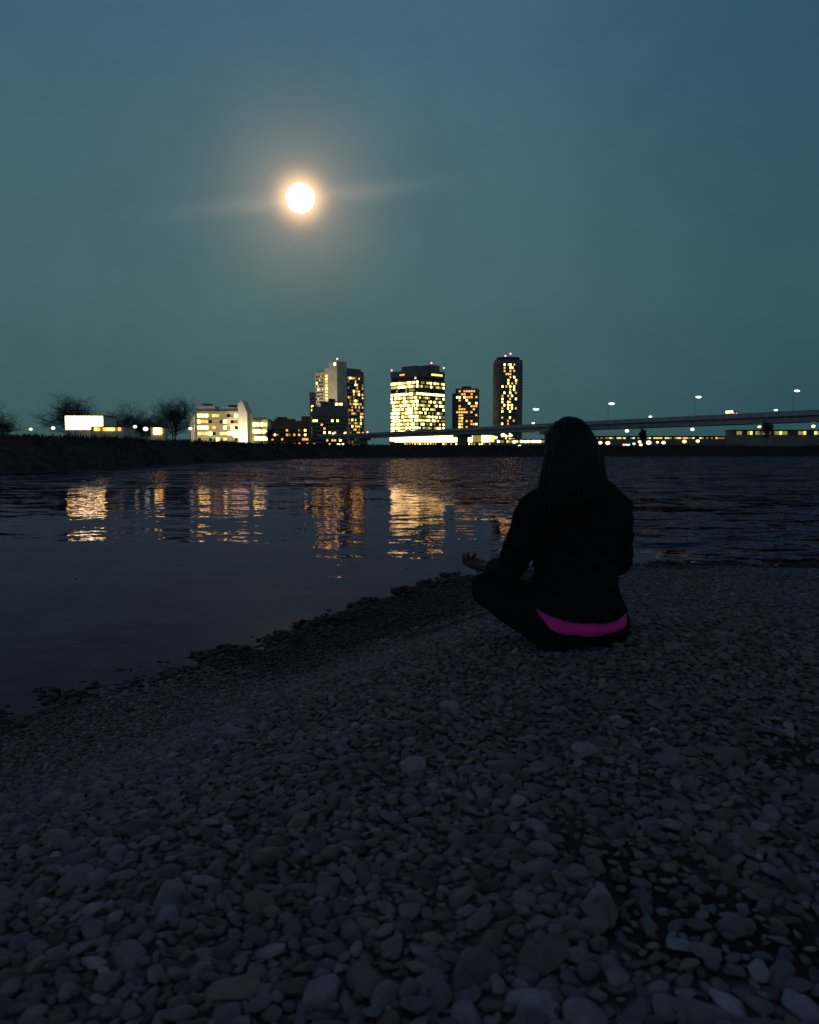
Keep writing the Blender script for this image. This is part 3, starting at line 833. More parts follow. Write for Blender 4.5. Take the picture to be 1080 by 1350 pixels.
def deck_at(px):
    best = None
    for a, b2 in zip(DT[:-1], DT[1:]):
        for i in range(60):
            p = a.lerp(b2, i / 60); e = abs(540 + p.x / p.y * F - px)
            if best is None or e < best[0]: best = (e, p, (b2 - a).normalized())
    p, t_ = best[1], best[2]; nn = Vector((-t_.y, t_.x, 0))
    if nn.dot(p) < 0: nn = -nn
    return p, t_, nn
for px in (1290, 712, 597, 470, 405):
    p, t_, nn = deck_at(px); a = math.atan2(t_.y, t_.x); cpt = p + nn * 6
    b = MB(); h = 12.5 + CAMZ - GZ - 3.51
    b.prism([(x * 1.7, y * 3.0) for x, y in rrect(1, 1, .5, 4)], -2.8 if px != 1290 else -4.4, h - 1.5)
    b.box(-2.0, 2.0, -5.2, 5.2, h - 1.5, h + .005)
    b.build('pier', m_conc, br, (cpt.x - o0.x, cpt.y - o0.y, 0), a)

# lamps
def street_lamp(px, py, label, glow=None, arm=1.4):
    p, t_, nn = deck_at(px); p = p + nn * .4
    h = at(px, py, p.y).z
    o = thing('street_lamp', label, 'street lamp', (p.x, p.y, p.z - 1.0), math.atan2(nn.y, nn.x), 'tall lamps along the bridge')
    hh = h - (p.z - 1.0)
    b = MB(); b.tube([(0, 0, 0), (0, 0, hh * .85), (.25, 0, hh * .97), (arm, 0, hh + .1)], [.07, .055, .05, .05], 8); b.build('pole', m_pole, o)
    k = p.y / 165
    b = MB(); b.ball((arm + .3, 0, hh), .48 * k, 12, 6, 0, (1.5, .9, .45)); b.build('lamp_head', m_lamp, o)
street_lamp(701, 539.5, 'leftmost of the four tall bridge lamps, right of the round tower')
street_lamp(799, 532, 'tall bridge lamp just right of the seated person, second of four from the left')
street_lamp(911, 523.3, 'third from the left of the four tall bridge lamps')
street_lamp(1041.5, 515, 'rightmost of the four tall bridge lamps, near the right edge')
def rail_lamp(px, label, m=m_lampy):
    p, t_, nn = deck_at(px)
    o = thing('rail_lamp', label, 'lamp', (p.x, p.y, p.z + .002), math.atan2(t_.y, t_.x), 'small lamps on the bridge rail')
    b = MB(); b.tube([(0, 0, 0), (0, 0, .35)], .06, 6); b.build('post', m_pole, o)
    b = MB(); b.ball((0, 0, .48), .3 * p.y / 175, 10, 6, 0, (1.6, .8, .6)); b.build('lamp_head', m, o)
rail_lamp(702, 'small rail lamp directly below the leftmost tall bridge lamp')
rail_lamp(855, 'small rail lamp right of the seated person, midway to the white van', m_lamp)
rail_lamp(1020.5, 'small rail lamp above the round tree at the right', m_lamp)
rail_lamp(440, 'small rail lamp in front of the dark mid-rise block')
rail_lamp(455, 'small rail lamp at the right end of the dark mid-rise block', m_lampo)
p, t_, nn = deck_at(485)
o = thing('warning_lamp', 'single red lamp on the bridge rail between apartment tower and office tower', 'lamp', (p.x, p.y, p.z + .002))
b = MB(); b.tube([(0, 0, 0), (0, 0, .3)], .06, 6); b.build('post', m_pole, o)
b = MB(); b.ball((0, 0, .5), .6, 10, 6); b.build('lamp_head', m_red, o)

# van on the bridge; glow added to its windows in place of others' headlights
p, t_, nn = deck_at(953); p = p + nn * 3.2
van = thing('van', 'pale boxy van with added window glow crossing the bridge', 'van', (p.x, p.y, p.z - 1.05), math.atan2(t_.y, t_.x))
van.scale = (1.3, 1.3, 1.3)
b = MB()
o = [(-1.5, .35), (1.75, .35), (1.75, .95), (1.35, 1.1), (1.0, 1.75), (-1.5, 1.85)]
for yy in (-.72, .72): b.v += [(x, yy, z) for x, z in o]
b.f += [tuple(range(6)), tuple(range(11, 5, -1))] + [(i, i + 6, (i + 1) % 6 + 6, (i + 1) % 6) for i in range(6)]; b.m += [0] * 8
b.build('body', m_white, van)
for x0_, x1_ in ((-1.35, -.55), (-.45, .25), (.33, .9)):
    for s_ in (-1, 1):
        b = MB(); b.box(x0_, x1_, min(.72 * s_, .735 * s_), max(.72 * s_, .735 * s_), 1.15, 1.68); b.build('window', mW['white', 'bright'], van)
for x_ in (-.95, 1.1):
    for s_ in (-1, 1):
        b = MB(); b.tube([(0, -.09, 0), (0, .09, 0)], .32, 14); b.build('wheel', m_roof, van, (x_, .64 * s_, .32))
for s_ in (-1, 1):
    b = MB(); b.box(1.752, 1.80, .5 * s_ - .14, .5 * s_ + .14, .62, .80); b.build('headlight', m_lamp, van)
    b = MB(); b.box(-1.56, -1.502, .55 * s_ - .09, .55 * s_ + .09, .7, 1.1); b.build('tail_light', m_red, van)

# path lamps on the far bank
def path_lamp(px, py, Y, label, m, rpx=2.1):
    p = at(px, py, Y); h = p.z - GZ + .05
    o = thing('path_lamp', label, 'lamp', (p.x, Y, GZ - .05), 0, 'lamps along the far bank')
    b = MB(); b.tube([(0, 0, 0), (0, 0, h)], [.07, .05], 6); b.build('post', m_pole, o)
    b = MB(); b.ball((0, 0, h), rpx / F * Y, 10, 6, 0, (1.15, 1, .85)); b.build('globe', m, o)
PL = [(446.5, 586.3, 190, 'lone bank lamp below the bridge, in front of the dark mid-rise block', m_lampy, 2.2),
      (40.5, 565.8, 120, 'lone small lamp at the far left, left of the glowing hall', m_lampy, 1.9),
      (70, 564.3, 118, 'small lamp just left of the glowing hall', m_lampy, 2.3),
      (178, 562.5, 118, 'left of two lamps between the bare trees', m_lampy, 2.2),
      (192, 565.5, 118, 'right of two lamps between the bare trees, beside the lit kiosk', m_lamp, 3.0),
      (251, 565, 118, 'small lamp at the left foot of the white office block', m_lampy, 2.2),
      (642, 576, 268, 'bank lamp at the right end of the long lit hall', m_lampy, 2.2),
      (653.5, 577, 268, 'second bank lamp, just past the right end of the long lit hall', m_lampy, 2.2),
      (663.5, 573.5, 263, 'larger bank lamp beneath the round tower, under the bridge', m_lampy, 2.7),
      (673.5, 574, 263, 'lamp beneath the right edge of the round tower, under the bridge', m_lampy, 2.1),
      (659.5, 589.5, 266, 'low lamp near the water below the round tower', m_lampy, 2.0),
      (685, 588.6, 266, 'low lamp near the water, right of the round tower', m_lamp, 2.4),
      (678, 582.6, 263, 'white lamp on the thin lit strip right of the round tower', m_lamp, 2.3),
      (693, 582.3, 263, 'right neighbour of the white lamp on the thin lit strip', m_lamp, 2.0),
      (721.5, 588, 266, 'yellow low lamp just left of the seated person\'s head', m_lampy, 2.1),
      (791.5, 583.7, 266, 'left lamp of the pair right beside the seated person\'s head', m_lampy, 2.3),
      (801.5, 584, 266, 'right lamp of the pair right beside the seated person\'s head', m_lampy, 2.6),
      (826.7, 568, 268, 'raised white lamp under the bridge, left of the little dark tree', m_lamp, 2.3),
      (836, 585, 265, 'small greenish lamp right of the traffic light', m_lamp, 1.6),
      (843.5, 582.5, 265, 'upper lamp of a clump below the little dark tree', m_lampy, 2.0),
      (845, 586.5, 267, 'lower lamp of a clump below the little dark tree', m_lampy, 2.0),
      (855.5, 583.5, 265, 'largest white lamp of the row right of the seated person', m_lampy, 3.0),
      (867, 583, 265, 'small yellow lamp in the middle of the row right of the seated person', m_lampy, 1.6),
      (875, 583.5, 265, 'wide yellow lamp in the row right of the seated person', m_lampy, 2.4),
      (902.5, 582, 265, 'orange lamp in the row right of the seated person', m_lampo, 2.6),
      (920, 581.5, 265, 'last yellow lamp at the right end of the row', m_lampy, 2.2),
      (913, 566, 268, 'raised white lamp under the bridge, below the third tall bridge lamp', m_lamp, 2.2),
      (1001.7, 563, 268, 'raised yellow lamp just left of the round tree', m_lampy, 2.2),
      (1072.5, 562, 264, 'raised lamp at the right edge beneath the bridge', m_lampy, 2.2)]
for a in PL: path_lamp(*a)
p = at(826, 586.5, 262)
tl = thing('traffic_light', 'traffic light showing green beside red, right of the lamp pair by the seated person', 'traffic light', (p.x, 262, GZ - .05))
h = p.z - GZ
b = MB(); b.tube([(0, 0, 0), (0, 0, h - .4)], .08, 6); b.build('post', m_pole, tl)
b = MB(); b.box(-1.35, 1.35, 0, .3, h - .42, h + .42); b.build('housing', m_roof, tl)
for xx, mm in ((-.85, m_red), (0, m_lampy), (.85, m_green)):
    b = MB(); b.ball((xx, -.02, h), .38, 12, 6, 0, (1, .35, 1)); b.build('lens', mm, tl)

# ---------------------------------------------------------------- moon
MD = 9000
me = MB(); me.ball((0, 0, 0), MD * math.tan(R(.93)), 48, 24)
mo = me.build('moon', mat('moon_glow', (.5, .5, .5), 1, emit=((1, .96, .84), 4)), None, Vector((0, 0, CAMZ)) + MOON * MD, smooth=True)
tag(mo, 'full moon glowing white in thin haze above the skyline', 'moon')

# ---------------------------------------------------------------- pebbles
def pebble_mat():
    m = bpy.data.materials.new('river_pebble'); m.use_nodes = True
    t = m.node_tree; b = t.nodes['Principled BSDF']; ln = t.links.new
    at_ = t.nodes.new('ShaderNodeAttribute'); at_.attribute_name = 'tint'
    oi = t.nodes.new('ShaderNodeObjectInfo')
    tcn = t.nodes.new('ShaderNodeNewGeometry')
    n1 = t.nodes.new('ShaderNodeTexNoise'); n1.inputs['Scale'].default_value = 45; n1.inputs['Detail'].default_value = 5
    n2 = t.nodes.new('ShaderNodeTexNoise'); n2.inputs['Scale'].default_value = 420; n2.inputs['Detail'].default_value = 2
    ln(tcn.outputs['Position'], n1.inputs['Vector']); ln(tcn.outputs['Position'], n2.inputs['Vector'])
    a = t.nodes.new('ShaderNodeMath'); a.operation = 'MULTIPLY_ADD'; ln(n1.outputs[0], a.inputs[0]); a.inputs[1].default_value = 1.3; a.inputs[2].default_value = .12
    c2 = t.nodes.new('ShaderNodeMath'); c2.operation = 'MULTIPLY_ADD'; ln(n2.outputs[0], c2.inputs[0]); c2.inputs[1].default_value = .7; ln(a.outputs[0], c2.inputs[2])
    mul = t.nodes.new('ShaderNodeVectorMath'); mul.operation = 'SCALE'; ln(at_.outputs['Color'], mul.inputs[0]); ln(c2.outputs[0], mul.inputs['Scale'])
    ln(mul.outputs[0], b.inputs['Base Color'])
    bn = t.nodes.new('ShaderNodeBump'); bn.inputs['Strength'].default_value = .5; bn.inputs['Distance'].default_value = .004
    ln(n1.outputs[0], bn.inputs['Height']); ln(bn.outputs[0], b.inputs['Normal'])
    b.inputs['Roughness'].default_value = .62; b.inputs['Specular IOR Level'].default_value = .3
    return m
m_peb = pebble_mat()
def protos(sub, count, seed):
    out = []
    for k in range(count):
        bm = bmesh.new(); bmesh.ops.create_icosphere(bm, subdivisions=sub, radius=1)
        r = random.Random(seed + k); o = Vector((r.uniform(-50, 50), r.uniform(-50, 50), r.uniform(-50, 50)))
        cuts = [(Vector((r.gauss(0, 1), r.gauss(0, 1), r.gauss(0, 1))).normalized(), r.uniform(.50, .86)) for _ in range(r.choice((4, 7, 9)))]
        V = []
        for v in bm.verts:
            p = v.co.normalized()
            q = p * (1 + .22 * mnoise.noise(p * 1.2 + o) + .10 * mnoise.noise(p * 3.1 + o) + .03 * mnoise.noise(p * 8 + o))
            for nn, d in cuts:                                    # worn flat facets
                e = q.dot(nn) - d
                if e > 0: q = q - nn * e * .9
            V.append(tuple(q))
        V = np.array(V); V -= V.mean(0)
        F_ = np.array([[v.index for v in f.verts] for f in bm.faces]); bm.free()
        out.append((V, F_))
    return out
P3, P2_, P1 = protos(4, 10, 100), protos(3, 14, 200), protos(2, 12, 300)

def in_view(x, y, m=.9):
    return abs(x) < (y * .51 * 1.06 + m)
pts = []
cell = .09; grid = {}
def try_add(x, y, r_, k=.80):
    ci, cj = int(x // cell), int(y // cell)
    for i in range(ci - 1, ci + 2):
        for j in range(cj - 1, cj + 2):
            for (a, b_, c_) in grid.get((i, j), ()):
                if (a - x) ** 2 + (b_ - y) ** 2 < (k * (r_ + c_)) ** 2: return False
    grid.setdefault((ci, cj), []).append((x, y, r_)); pts.append((x, y, r_)); return True
def on_ground(px, py):
    z = .8
    for _ in range(12):
        q = on(px, py, z); z = .5 * z + .5 * float(ground_z([(q.x, q.y)])[0])
    return on(px, py, z)
# cobbles the photograph shows singly: (px, py, width in px, label)
BIG = [(481, 1296, 74, 'largest dull rounded cobble at the bottom, left of centre'),
       (343, 1198, 56, 'rounded brownish cobble left of centre, above the largest one'),
       (424, 1318, 62, 'cobble touching the left side of the largest cobble'),
       (170, 1268, 66, 'broad flat cobble in the lower left quarter'),
       (132, 1326, 30, 'pale small cobble near the bottom left corner'),
       (790, 1208, 58, 'larger cobble at the left edge of the dark soil patch'),
       (845, 1186, 42, 'cobble inside the dark soil patch, just right of the larger cobble at its edge'),
       (642, 1246, 52, 'mid-sized cobble in the lower middle, above the broad dark cobble'),
       (622, 1292, 72, 'broad dark cobble at the bottom, right of centre'),
       (700, 1332, 58, 'pale cobble at the bottom edge, right of centre'),
       (748, 1222, 40, 'smaller cobble left of the larger cobble at the soil patch edge'),
       (895, 1258, 34, 'pale cobble lying alone in the dark soil patch'),
       (863, 967, 22, 'small whitish pebble standing out below the seated person'),
       (1000, 1292, 42, 'rounded pale cobble near the lower right corner'),
       (395, 1090, 46, 'lone wide cobble above and right of the brownish cobble'),
       (1060, 1338, 60, 'large cobble cut by the bottom right corner')]
big = []
for px, py, wpx, lab in BIG:
    q = on_ground(px, py); r_ = wpx / F * q.y * .5
    if try_add(q.x, q.y, r_, .7): big.append((len(pts) - 1, lab))
r = random.Random(3)
for _ in range(2600):                                             # wet stones scattered along the water's edge
    k_ = r.randrange(4, len(SHORE) - 4); a_, b_ = SHORE[k_], SHORE[k_ + 1]; w_ = r.random()
    x, y = a_[0] + (b_[0] - a_[0]) * w_ + r.gauss(0, .16), a_[1] + (b_[1] - a_[1]) * w_ + r.gauss(0, .16)
    try_add(x, y, r.uniform(.018, .045), .8)
for lo, hi, tries in ((.024, .034, 500), (.017, .024, 5000), (.0115, .017, 60000), (.008, .0115, 200000), (.0055, .008, 260000)):
    for _ in range(tries):
        f = r.random()
        y = .55 + 10.2 * f ** (1.35 if hi > .013 else 1.9)
        x = r.uniform(-1, 1) * (y * .54 + .9)
        if (hi <= .008 and y > 3.2) or (hi <= .0115 and y > 6): continue
        rr = r.uniform(lo, hi)
        if soil_patch(x, y) and r.random() < (.88 if rr < .02 else .86): continue
        try_add(x, y, rr)
A = np.array(pts); sd = signed(A[:, :2]); keep = sd > -.9
zg = ground_z(A[:, :2])
# colours: grey river stone, a few pale or brown; wet and dark beside the water
nP = len(A); g2 = np.random.default_rng(4)
val = np.clip(g2.lognormal(math.log(.106), .28, nP), .06, .34)
hue = g2.random(nP)
base = np.stack([val * (1.04 + .10 * (hue - .5)), val * np.where(hue > .88, .92, 1.0), val * np.where(hue > .88, .82, 1.02 + .1 * (hue < .3))], 1)
wband = .30 + 1.15 * np.clip((A[:, 0] + 1.7) / 1.3, 0, 1) + .35 * wave2(A[:, 0] * 2.1, A[:, 1] * 2.1)
wet = np.clip(2.6 * (1 - (sd - .02) / np.maximum(wband, .1)), 0, 1)
weed = ((wave2(A[:, 0] * 3 + 1, A[:, 1] * 4.5) > np.where(A[:, 0] > 1, -.12, .15)) & (A[:, 1] > 5.5) & (A[:, 1] < 10.4) & (sd < 2.2)).astype(float)
dark = np.clip(np.maximum(wet * .85, weed * .80), 0, 1)
base = base * (1 - dark)[:, None] + dark[:, None] * base * np.array([.16, .13, .10])
for k_, lab in big:                                               # the singled-out cobbles keep the colour the photograph gives them
    for word, c3 in (('whitish', (.34, .35, .36)), ('pale', (.20, .205, .215)), ('brownish', (.125, .105, .085)), ('dark cobble', (.075, .077, .082)), ('dull', (.095, .094, .092))):
        if word in lab.split(',')[0] and not (word == 'dark cobble' and 'above' in lab): base[k_] = c3; break
def xform(k):
    x, y, rr = A[k]
    ax = np.array([g2.uniform(1.0, 1.5), g2.uniform(.72, 1.05), g2.uniform(.34, .62)]) * rr * 1.06
    tilt = Matrix.Rotation(g2.uniform(0, 6.283), 3, 'Z') @ Matrix.Rotation(g2.normal(0, .22), 3, 'X') @ Matrix.Rotation(g2.normal(0, .22), 3, 'Y')
    z = zg[k] + ax[2] * g2.uniform(.05, .55) + (g2.uniform(0, .010) if rr < .02 else 0)
    return ax, np.array(tilt), np.array([x, y, z])
seen = [(A[k, 2] / A[k, 1], k) for k in range(nP) if abs(A[k, 0]) < A[k, 1] * .50 and A[k, 1] > 1.0 and keep[k]]
seen.sort(reverse=True)
bigset = dict(big); single = list(bigset) + [k for _, k in seen if k not in bigset][:300 - len(bigset)]
sset = set(single)
def tinted(V, F_, col, name):
    me = newmesh(name, V, F_, m_peb, smooth=True)
    a = me.color_attributes.new('tint', 'FLOAT_COLOR', 'POINT')
    a.data.foreach_set('color', np.column_stack([col, np.ones(len(V))]).astype(np.float32).ravel())
    return me
for k in single:
    ax, T_, c_ = xform(k); V, F_ = P3[k % len(P3)]
    o = put('pebble', tinted((V * ax) @ T_.T, F_, np.broadcast_to(base[k], (len(V), 3)), 'pebble'), None, c_)
    if k in bigset: tag(o, bigset[k], 'cobble' if A[k, 2] > .02 else 'pebble', 'stones of the gravel shore')
    else: tag(o, 'one of the loose rounded grey pebbles packed over the near shore', 'pebble', 'stones of the gravel shore')
VV, FF, CC, nb = [], [], [], 0
for k in range(nP):
    if k in sset or not keep[k]: continue
    ax, T_, c_ = xform(k)
    V, F_ = (P2_ if A[k, 1] < 2.4 and A[k, 2] > .0095 else P1)[k % 12]
    VV.append((V * ax) @ T_.T + c_); FF.append(F_ + nb); CC.append(np.broadcast_to(base[k], (len(V), 3))); nb += len(V)
o = put('gravel', tinted(np.concatenate(VV), np.concatenate(FF), np.concatenate(CC), 'gravel'))
tag(o, 'bed of countless small grey river pebbles covering the shore', 'gravel', kind='stuff')
print('big', len(big), len(BIG), 'pebbles', nP, 'verts', nb)

# ---------------------------------------------------------------- person, seated cross-legged, seen from behind
m_skin = mat('skin', (.075, .046, .036), .55, spec=.3, noise=(30, .08))
m_jacket = mat('black_jacket_cloth', (.010, .011, .012), .9, spec=.08, noise=(60, .4), bump=.3)
m_trouser = mat('black_trouser_cloth', (.009, .010, .012), .9, spec=.08, noise=(70, .4), bump=.3)
m_pink = mat('magenta_cloth', (.95, .055, .44), .85, spec=.1, noise=(90, .08), bump=.2)
m_hair = mat('dark_hair', (.008, .007, .007), .55, spec=.18)
m_eye = mat('eye', (.35, .35, .35), .2)
back = on_ground(770, 857)
PX, PY = back.x - .016, back.y + .045
pz = float(ground_z([(PX, PY)])[0]) + .004
YAW = R(18)
person = thing('person', 'person with long dark hair sitting cross-legged, back turned, black jacket over a pink hem', 'person', (PX, PY, pz), YAW)

def ell_loft(st, n=20):
    """closed tube of horizontal ellipses: (x, y, z, half width, half depth)"""
    b = MB(); rings = []
    x, y, z, a, d = st[0]; b.v.append((x, y, z - .35 * min(a, d)))
    for (x, y, z, a, d) in st:
        rings.append(len(b.v)); b.v += [(x + a * math.cos(2 * math.pi * k / n), y + d * math.sin(2 * math.pi * k / n), z) for k in range(n)]
    x, y, z, a, d = st[-1]; b.v.append((x, y, z + .35 * min(a, d))); e = len(b.v) - 1
    for k in range(n):
        b.f.append((0, rings[0] + (k + 1) % n, rings[0] + k)); b.f.append((e, rings[-1] + k, rings[-1] + (k + 1) % n))
    for i in range(len(rings) - 1):
        for k in range(n): b.f.append((rings[i] + k, rings[i] + (k + 1) % n, rings[i + 1] + (k + 1) % n, rings[i + 1] + k))
    return b.v, b.f
def limb(P, rad, n=16, sub=5):
    P = [Vector(p) for p in P]; pts_, rr = [], []
    for i in range(len(P) - 1):
        for k in range(sub):
            t_ = k / sub; ts = t_ * t_ * (3 - 2 * t_)
            pts_.append(P[i].lerp(P[i + 1], t_)); rr.append(rad[i] + (rad[i + 1] - rad[i]) * ts)
    pts_.append(P[-1]); rr.append(rad[-1])
    d0 = (pts_[0] - pts_[1]).normalized(); d1 = (pts_[-1] - pts_[-2]).normalized()
    cap0 = [(pts_[0] + d0 * rr[0] * math.sin(a), rr[0] * math.cos(a)) for a in (1.35, .9, .45)]
    cap1 = [(pts_[-1] + d1 * rr[-1] * math.sin(a), rr[-1] * math.cos(a)) for a in (.45, .9, 1.35)]
    al = cap0 + list(zip(pts_, rr)) + cap1
    b = MB(); b.tube([p for p, _ in al], [q for _, q in al], n)
    return b.v, b.f
def ball(c_, r_, sc=(1, 1, 1)):
    b = MB(); b.ball(c_, r_, 20, 14, 0, sc); return b.v, b.f
def union(name, parts, voxel, smooth_it, material):
    V, Fc = [], []
    for v, f in parts:
        n0 = len(V); V += list(v); Fc += [tuple(n0 + i for i in q) for q in f]
    me = newmesh(name, V, Fc, material)
    bm = bmesh.new(); bm.from_mesh(me); bmesh.ops.recalc_face_normals(bm, faces=bm.faces); bm.to_mesh(me); bm.free()
    o = bpy.data.objects.new(name, me); C.objects.link(o)
    mr = o.modifiers.new('r', 'REMESH'); mr.mode = 'VOXEL'; mr.voxel_size = voxel
    ms = o.modifiers.new('s', 'SMOOTH'); ms.factor = .5; ms.iterations = smooth_it
    dg = bpy.context.evaluated_depsgraph_get(); ev = o.evaluated_get(dg)
    out = bpy.data.meshes.new_from_object(ev, depsgraph=dg)
    bpy.data.objects.remove(o); out.name = name
    out.materials.clear(); out.materials.append(material)
    out.polygons.foreach_set('use_smooth', np.ones(len(out.polygons), dtype=bool))
    return out
def wrinkle(me, amp, sc, fn=None):
    me.update(); 
    co = np.empty(len(me.vertices) * 3, np.float32); me.vertices.foreach_get('co', co); co = co.reshape(-1, 3)
    no = np.array([v.normal[:] for v in me.vertices])
    h = np.array([mnoise.noise(Vector((p[0] * sc[0], p[1] * sc[1], p[2] * sc[2]))) + .5 * mnoise.noise(Vector((p[0] * sc[0] * 2.3 + 5, p[1] * sc[1] * 2.3, p[2] * sc[2] * 2.3))) for p in co])
    if fn is not None: h = h * fn(co)
    me.vertices.foreach_set('co', (co + no * (h * amp)[:, None]).astype(np.float32).ravel()); me.update()
def cut(me, co, no, keep_above=True):
    bm = bmesh.new(); bm.from_mesh(me)
    bmesh.ops.bisect_plane(bm, geom=bm.verts[:] + bm.edges[:] + bm.faces[:], plane_co=co, plane_no=no, clear_inner=keep_above, clear_outer=not keep_above)
    bm.to_mesh(me); bm.free(); me.update()

def torso(e):
    return [ell_loft([(0, .01, .035 + .0, .165 + e, .105 + e), (0, .005, .085, .190 + e, .128 + e), (0, .005, .14, .178 + e, .122 + e), (0, .015, .21, .150 + e, .105 + e), (0, .02, .29, .140 + e, .098 + e),
                      (0, .025, .37, .152 + e, .104 + e), (0, .025, .45, .165 + e, .108 + e), (0, .02, .505, .160 + e, .095 + e), (0, .02, .545, .115 + e, .075 + e), (0, .025, .575, .062 + e, .058 + e)], 28)]
# joints (left is -x, forward +y)
SH = {-1: (-.163, .015, .500), 1: (.156, .015, .500)}
EL = {-1: (-.245, .065, .275), 1: (.204, .06, .295)}
WR = {-1: (-.200, .315, .252), 1: (.235, .30, .245)}
HIP = {-1: (-.095, .02, .105), 1: (.095, .02, .105)}
KN = {-1: (-.196, .350, .165), 1: (.26, .33, .155)}
AN = {-1: (.085, .330, .065), 1: (.035, .255, .058)}
def arm(s_, e, cuff=1.0):
    a, b_, c_ = (Vector(q[s_]) for q in (SH, EL, WR))
    return [limb([a + Vector((-.05 * s_, 0, .02)), a, a.lerp(b_, .5), b_], [.055 + e, .056 + e, .047 + e, .040 + e]),
            limb([b_, b_.lerp(c_, .35), b_.lerp(c_, cuff)], [.040 + e, .039 + e, .027 + e])]
def leg(s_, e, cuff=1.0):
    a, b_, c_ = (Vector(q[s_]) for q in (HIP, KN, AN))
    return [limb([a, a.lerp(b_, .5), b_], [.092 + e, .078 + e, .058 + e]), limb([b_, b_.lerp(c_, .35), b_.lerp(c_, cuff)], [.057 + e, .056 + e, .034 + e])]
def hand(s_):
    w = Vector(WR[s_]); f = Vector((-.30 * (1 if s_ < 0 else -1) , .92, .10)).normalized() if s_ > 0 else Vector((-.62, .76, .12)).normalized()
    up_ = Vector((0, 0, 1)); up_ = (up_ - f * up_.dot(f)).normalized(); sd_ = f.cross(up_)       # palm up
    out = []
    kn = []
    for i, off in enumerate((-.030, -.010, .010, .029)):
        k = w + f * (.082 - .006 * abs(i - 1)) + sd_ * off
        kn.append(k); out.append(limb([w + sd_ * off * .55 + f * .006, k], [.0135, .0115], 10, 3))
    for i, (k, ln_) in enumerate(zip(kn, (.050, .059, .062, .056))):
        p = k; segs = [p]; a = .15 + .08 * i
        for j, fr in enumerate((.45, .31, .24)):
            dd = (f * math.cos(a) + up_ * math.sin(a) + sd_ * (i - 1.5) * .015).normalized()
            p = p + dd * ln_ * fr; segs.append(p); a += .62 if i < 3 else .8
        out.append(limb(segs, [.0092, .0086, .0078, .0066], 10, 3))
    ts = sd_ if s_ < 0 else -sd_
    tb = w + f * .022 + ts * .026
    out.append(limb([tb, tb + f * .030 + ts * .018 + up_ * .006, tb + f * .060 + ts * .018 + up_ * .010, tb + f * .085 + ts * .008 + up_ * .018], [.0135, .0115, .0095, .0075], 10, 3))
    return out
HC = Vector((-.024, .045, .708))
def head():
    h = [ball(HC, .1, (.76, .92, 1.0)), ball(HC + Vector((0, -.008, .030)), .09, (.82, 1.0, .92)), ball(HC + Vector((0, .045, -.060)), .055, (.95, .85, .95)),
         ball(HC + Vector((0, .076, -.092)), .020, (1.2, 1, .9)),
         limb([(0, .022, .54), (-.006, .028, .62), HC + Vector((0, -.005, -.045))], [.056, .050, .056])]
    h += [limb([HC + Vector((0, .088, .012)), HC + Vector((0, .112, -.026))], [.009, .014], 10, 3), ball(HC + Vector((0, .104, -.030)), .013, (1.5, .8, .8)),
          limb([HC + Vector((-.022, .090, -.062)), HC + Vector((0, .097, -.060)), HC + Vector((.022, .090, -.062))], [.005, .008, .005], 8, 3),
          limb([HC + Vector((-.020, .088, -.071)), HC + Vector((0, .095, -.073)), HC + Vector((.020, .088, -.071))], [.005, .008, .005], 8, 3),
          limb([HC + Vector((-.046, .078, .022)), HC + Vector((-.012, .092, .020))], [.008, .008], 8, 3), limb([HC + Vector((.046, .078, .022)), HC + Vector((.012, .092, .020))], [.008, .008], 8, 3)]
    for s_ in (-1, 1): h += [ball(HC + Vector((.074 * s_, .005, -.015)), .030, (.35, .62, 1.0)), ball(HC + Vector((.034 * s_, .080, .000)), .014)]
    return h
def foot(s_):
    a = Vector(AN[s_]); d = Vector((-.075, .06, -.012)) if s_ > 0 else Vector((.11, .05, -.012))
    return [limb([a + Vector((0, -.02, -.012)), a + d * .5 + Vector((0, 0, -.012)), a + d + Vector((0, 0, -.02)), a + d * 1.45 + Vector((0, 0, -.025))], [.036, .036, .034, .020])]
body = union('body', torso(0) + head() + arm(-1, 0) + arm(1, 0) + leg(-1, 0) + leg(1, 0) + hand(-1) + hand(1) + foot(-1) + foot(1), .0038, 2, m_skin)
put('body', body, person)
def shoe(s_):
    a = Vector(AN[s_]); d = Vector((-.075, .06, -.012)) if s_ > 0 else Vector((.11, .05, -.012))
    return [limb([a + Vector((0, -.03, -.010)), a + d * .5 + Vector((0, 0, -.010)), a + d + Vector((0, 0, -.018)), a + d * 1.5 + Vector((0, 0, -.022))], [.045, .045, .042, .026])]
for s_ in (-1, 1): put('shoe', union('shoe', shoe(s_), .006, 3, m_trouser), person)
for s_ in (-1, 1):
    b = MB(); c_ = HC + Vector((.034 * s_, .083, .000)); b.ball(c_, .0125, 14, 10); b.build('eye', m_eye, person, smooth=True)
jk = union('jacket', torso(.016) + arm(-1, .013, .93) + arm(1, .013, .93) + [limb([(0, .022, .545), (0, .026, .60)], [.085, .068])] + [limb([(.03 * q, .018, .575), (.10 * q, .015, .545), (.160 * q, .014, .503)], [.062, .062, .060]) for q in (-1, 1)], .006, 4, m_jacket)
wrinkle(jk, .007, (14, 14, 26))
cut(jk, Vector((0, -.13, .117)), Vector((.02, -.42, 1)).normalized(), True)
put('jacket', jk, person)
pk = union('shirt_hem', torso(.0105), .006, 4, m_pink)
wrinkle(pk, .0015, (20, 20, 8))
cut(pk, Vector((0, -.13, .150)), Vector((.02, -.42, 1)).normalized(), False)
cut(pk, Vector((0, -.13, .030)), Vector((.0, -.88, 1)).normalized(), True)
put('shirt_hem', pk, person)
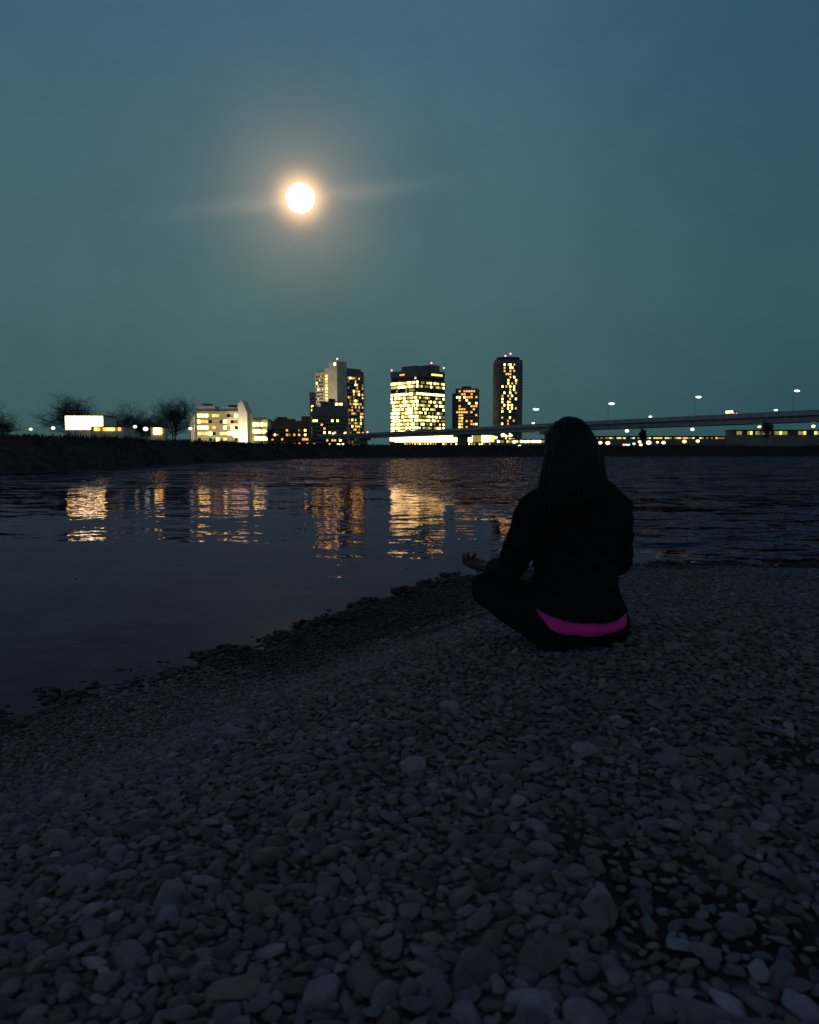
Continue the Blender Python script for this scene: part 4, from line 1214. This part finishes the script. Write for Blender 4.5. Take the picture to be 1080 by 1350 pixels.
tr = union('trousers', torso(.0140) + leg(-1, .014, .92) + leg(1, .014, .92) + [ball((-.085, -.01, .085), .10, (1.1, 1.1, .95)), ball((.085, -.01, .085), .10, (1.1, 1.1, .95))], .006, 4, m_trouser)
wrinkle(tr, .004, (16, 16, 16))
# waist cut only on the trunk: faces above the waist plane and behind the thighs
bm = bmesh.new(); bm.from_mesh(tr)
wco, wno = Vector((0, -.13, .066)), Vector((.0, -.86, 1)).normalized()
bmesh.ops.bisect_plane(bm, geom=bm.verts[:] + bm.edges[:] + bm.faces[:], plane_co=wco, plane_no=wno)
rm = [f for f in bm.faces if (f.calc_center_median() - wco).dot(wno) > 0 and ((f.calc_center_median().y < .04 and abs(f.calc_center_median().x) < .215) or f.calc_center_median().z > .24)]
bmesh.ops.delete(bm, geom=rm, context='FACES'); bm.to_mesh(tr); bm.free()
put('trousers', tr, person)

# hair: long, parted, falling over the back
hp = [ball(HC + Vector((0, -.012, .022)), .1, (.83, 1.04, 1.03)),
      ell_loft([(-.052, -.064, .490, .120, .034), (-.050, -.062, .56, .128, .044), (-.044, -.048, .62, .122, .060), (-.040, -.028, .67, .108, .078), (-.031, -.006, .715, .094, .090), (-.025, .006, .75, .082, .090), (-.024, .010, .775, .064, .078)], 24)]
hr = union('hair', hp, .006, 4, m_hair)
co = np.empty(len(hr.vertices) * 3, np.float32); hr.vertices.foreach_get('co', co); co = co.reshape(-1, 3)
no = np.array([v.normal[:] for v in hr.vertices]); ang_ = np.arctan2(co[:, 0] - HC.x, -(co[:, 1] - .06))
hh = np.array([mnoise.noise(Vector((a * 16, p[2] * 2.0, 3))) + .6 * mnoise.noise(Vector((a * 40, p[2] * 3, 7))) for a, p in zip(ang_, co)])
hr.vertices.foreach_set('co', (co + no * (hh * .006)[:, None]).astype(np.float32).ravel()); hr.update()
bm = bmesh.new(); bm.from_mesh(hr)                                # open the face
rm = [v for v in bm.verts if v.co.y > HC.y + .055 and v.co.z < HC.z + .055]
bmesh.ops.delete(bm, geom=rm, context='VERTS'); bm.to_mesh(hr); bm.free()
ho = put('hair', hr, person)
b = MB(); r = random.Random(77)                                   # loose strands
for k in range(420):
    a = r.uniform(-1.6, 1.6); p0 = HC + Vector((.080 * math.sin(a), -.012 - .094 * math.cos(a), .0 + .05 * r.random()))
    zb_ = r.uniform(.44, .56); spread = 1.25 + .25 * r.random()
    p3 = Vector((-.048 + .105 * math.sin(a) * spread, -.058 - .040 * math.cos(a) * spread, zb_))
    p1 = p0.lerp(p3, .33) + Vector((.012 * math.sin(a), -.012 * math.cos(a), 0)); p2 = p0.lerp(p3, .7) + Vector((r.gauss(0, .006), r.gauss(0, .004), 0))
    b.tube([p0, p1, p2, p3], [.0016, .0018, .0016, .0006], 4)
b.build('hair_strands', m_hair, ho)
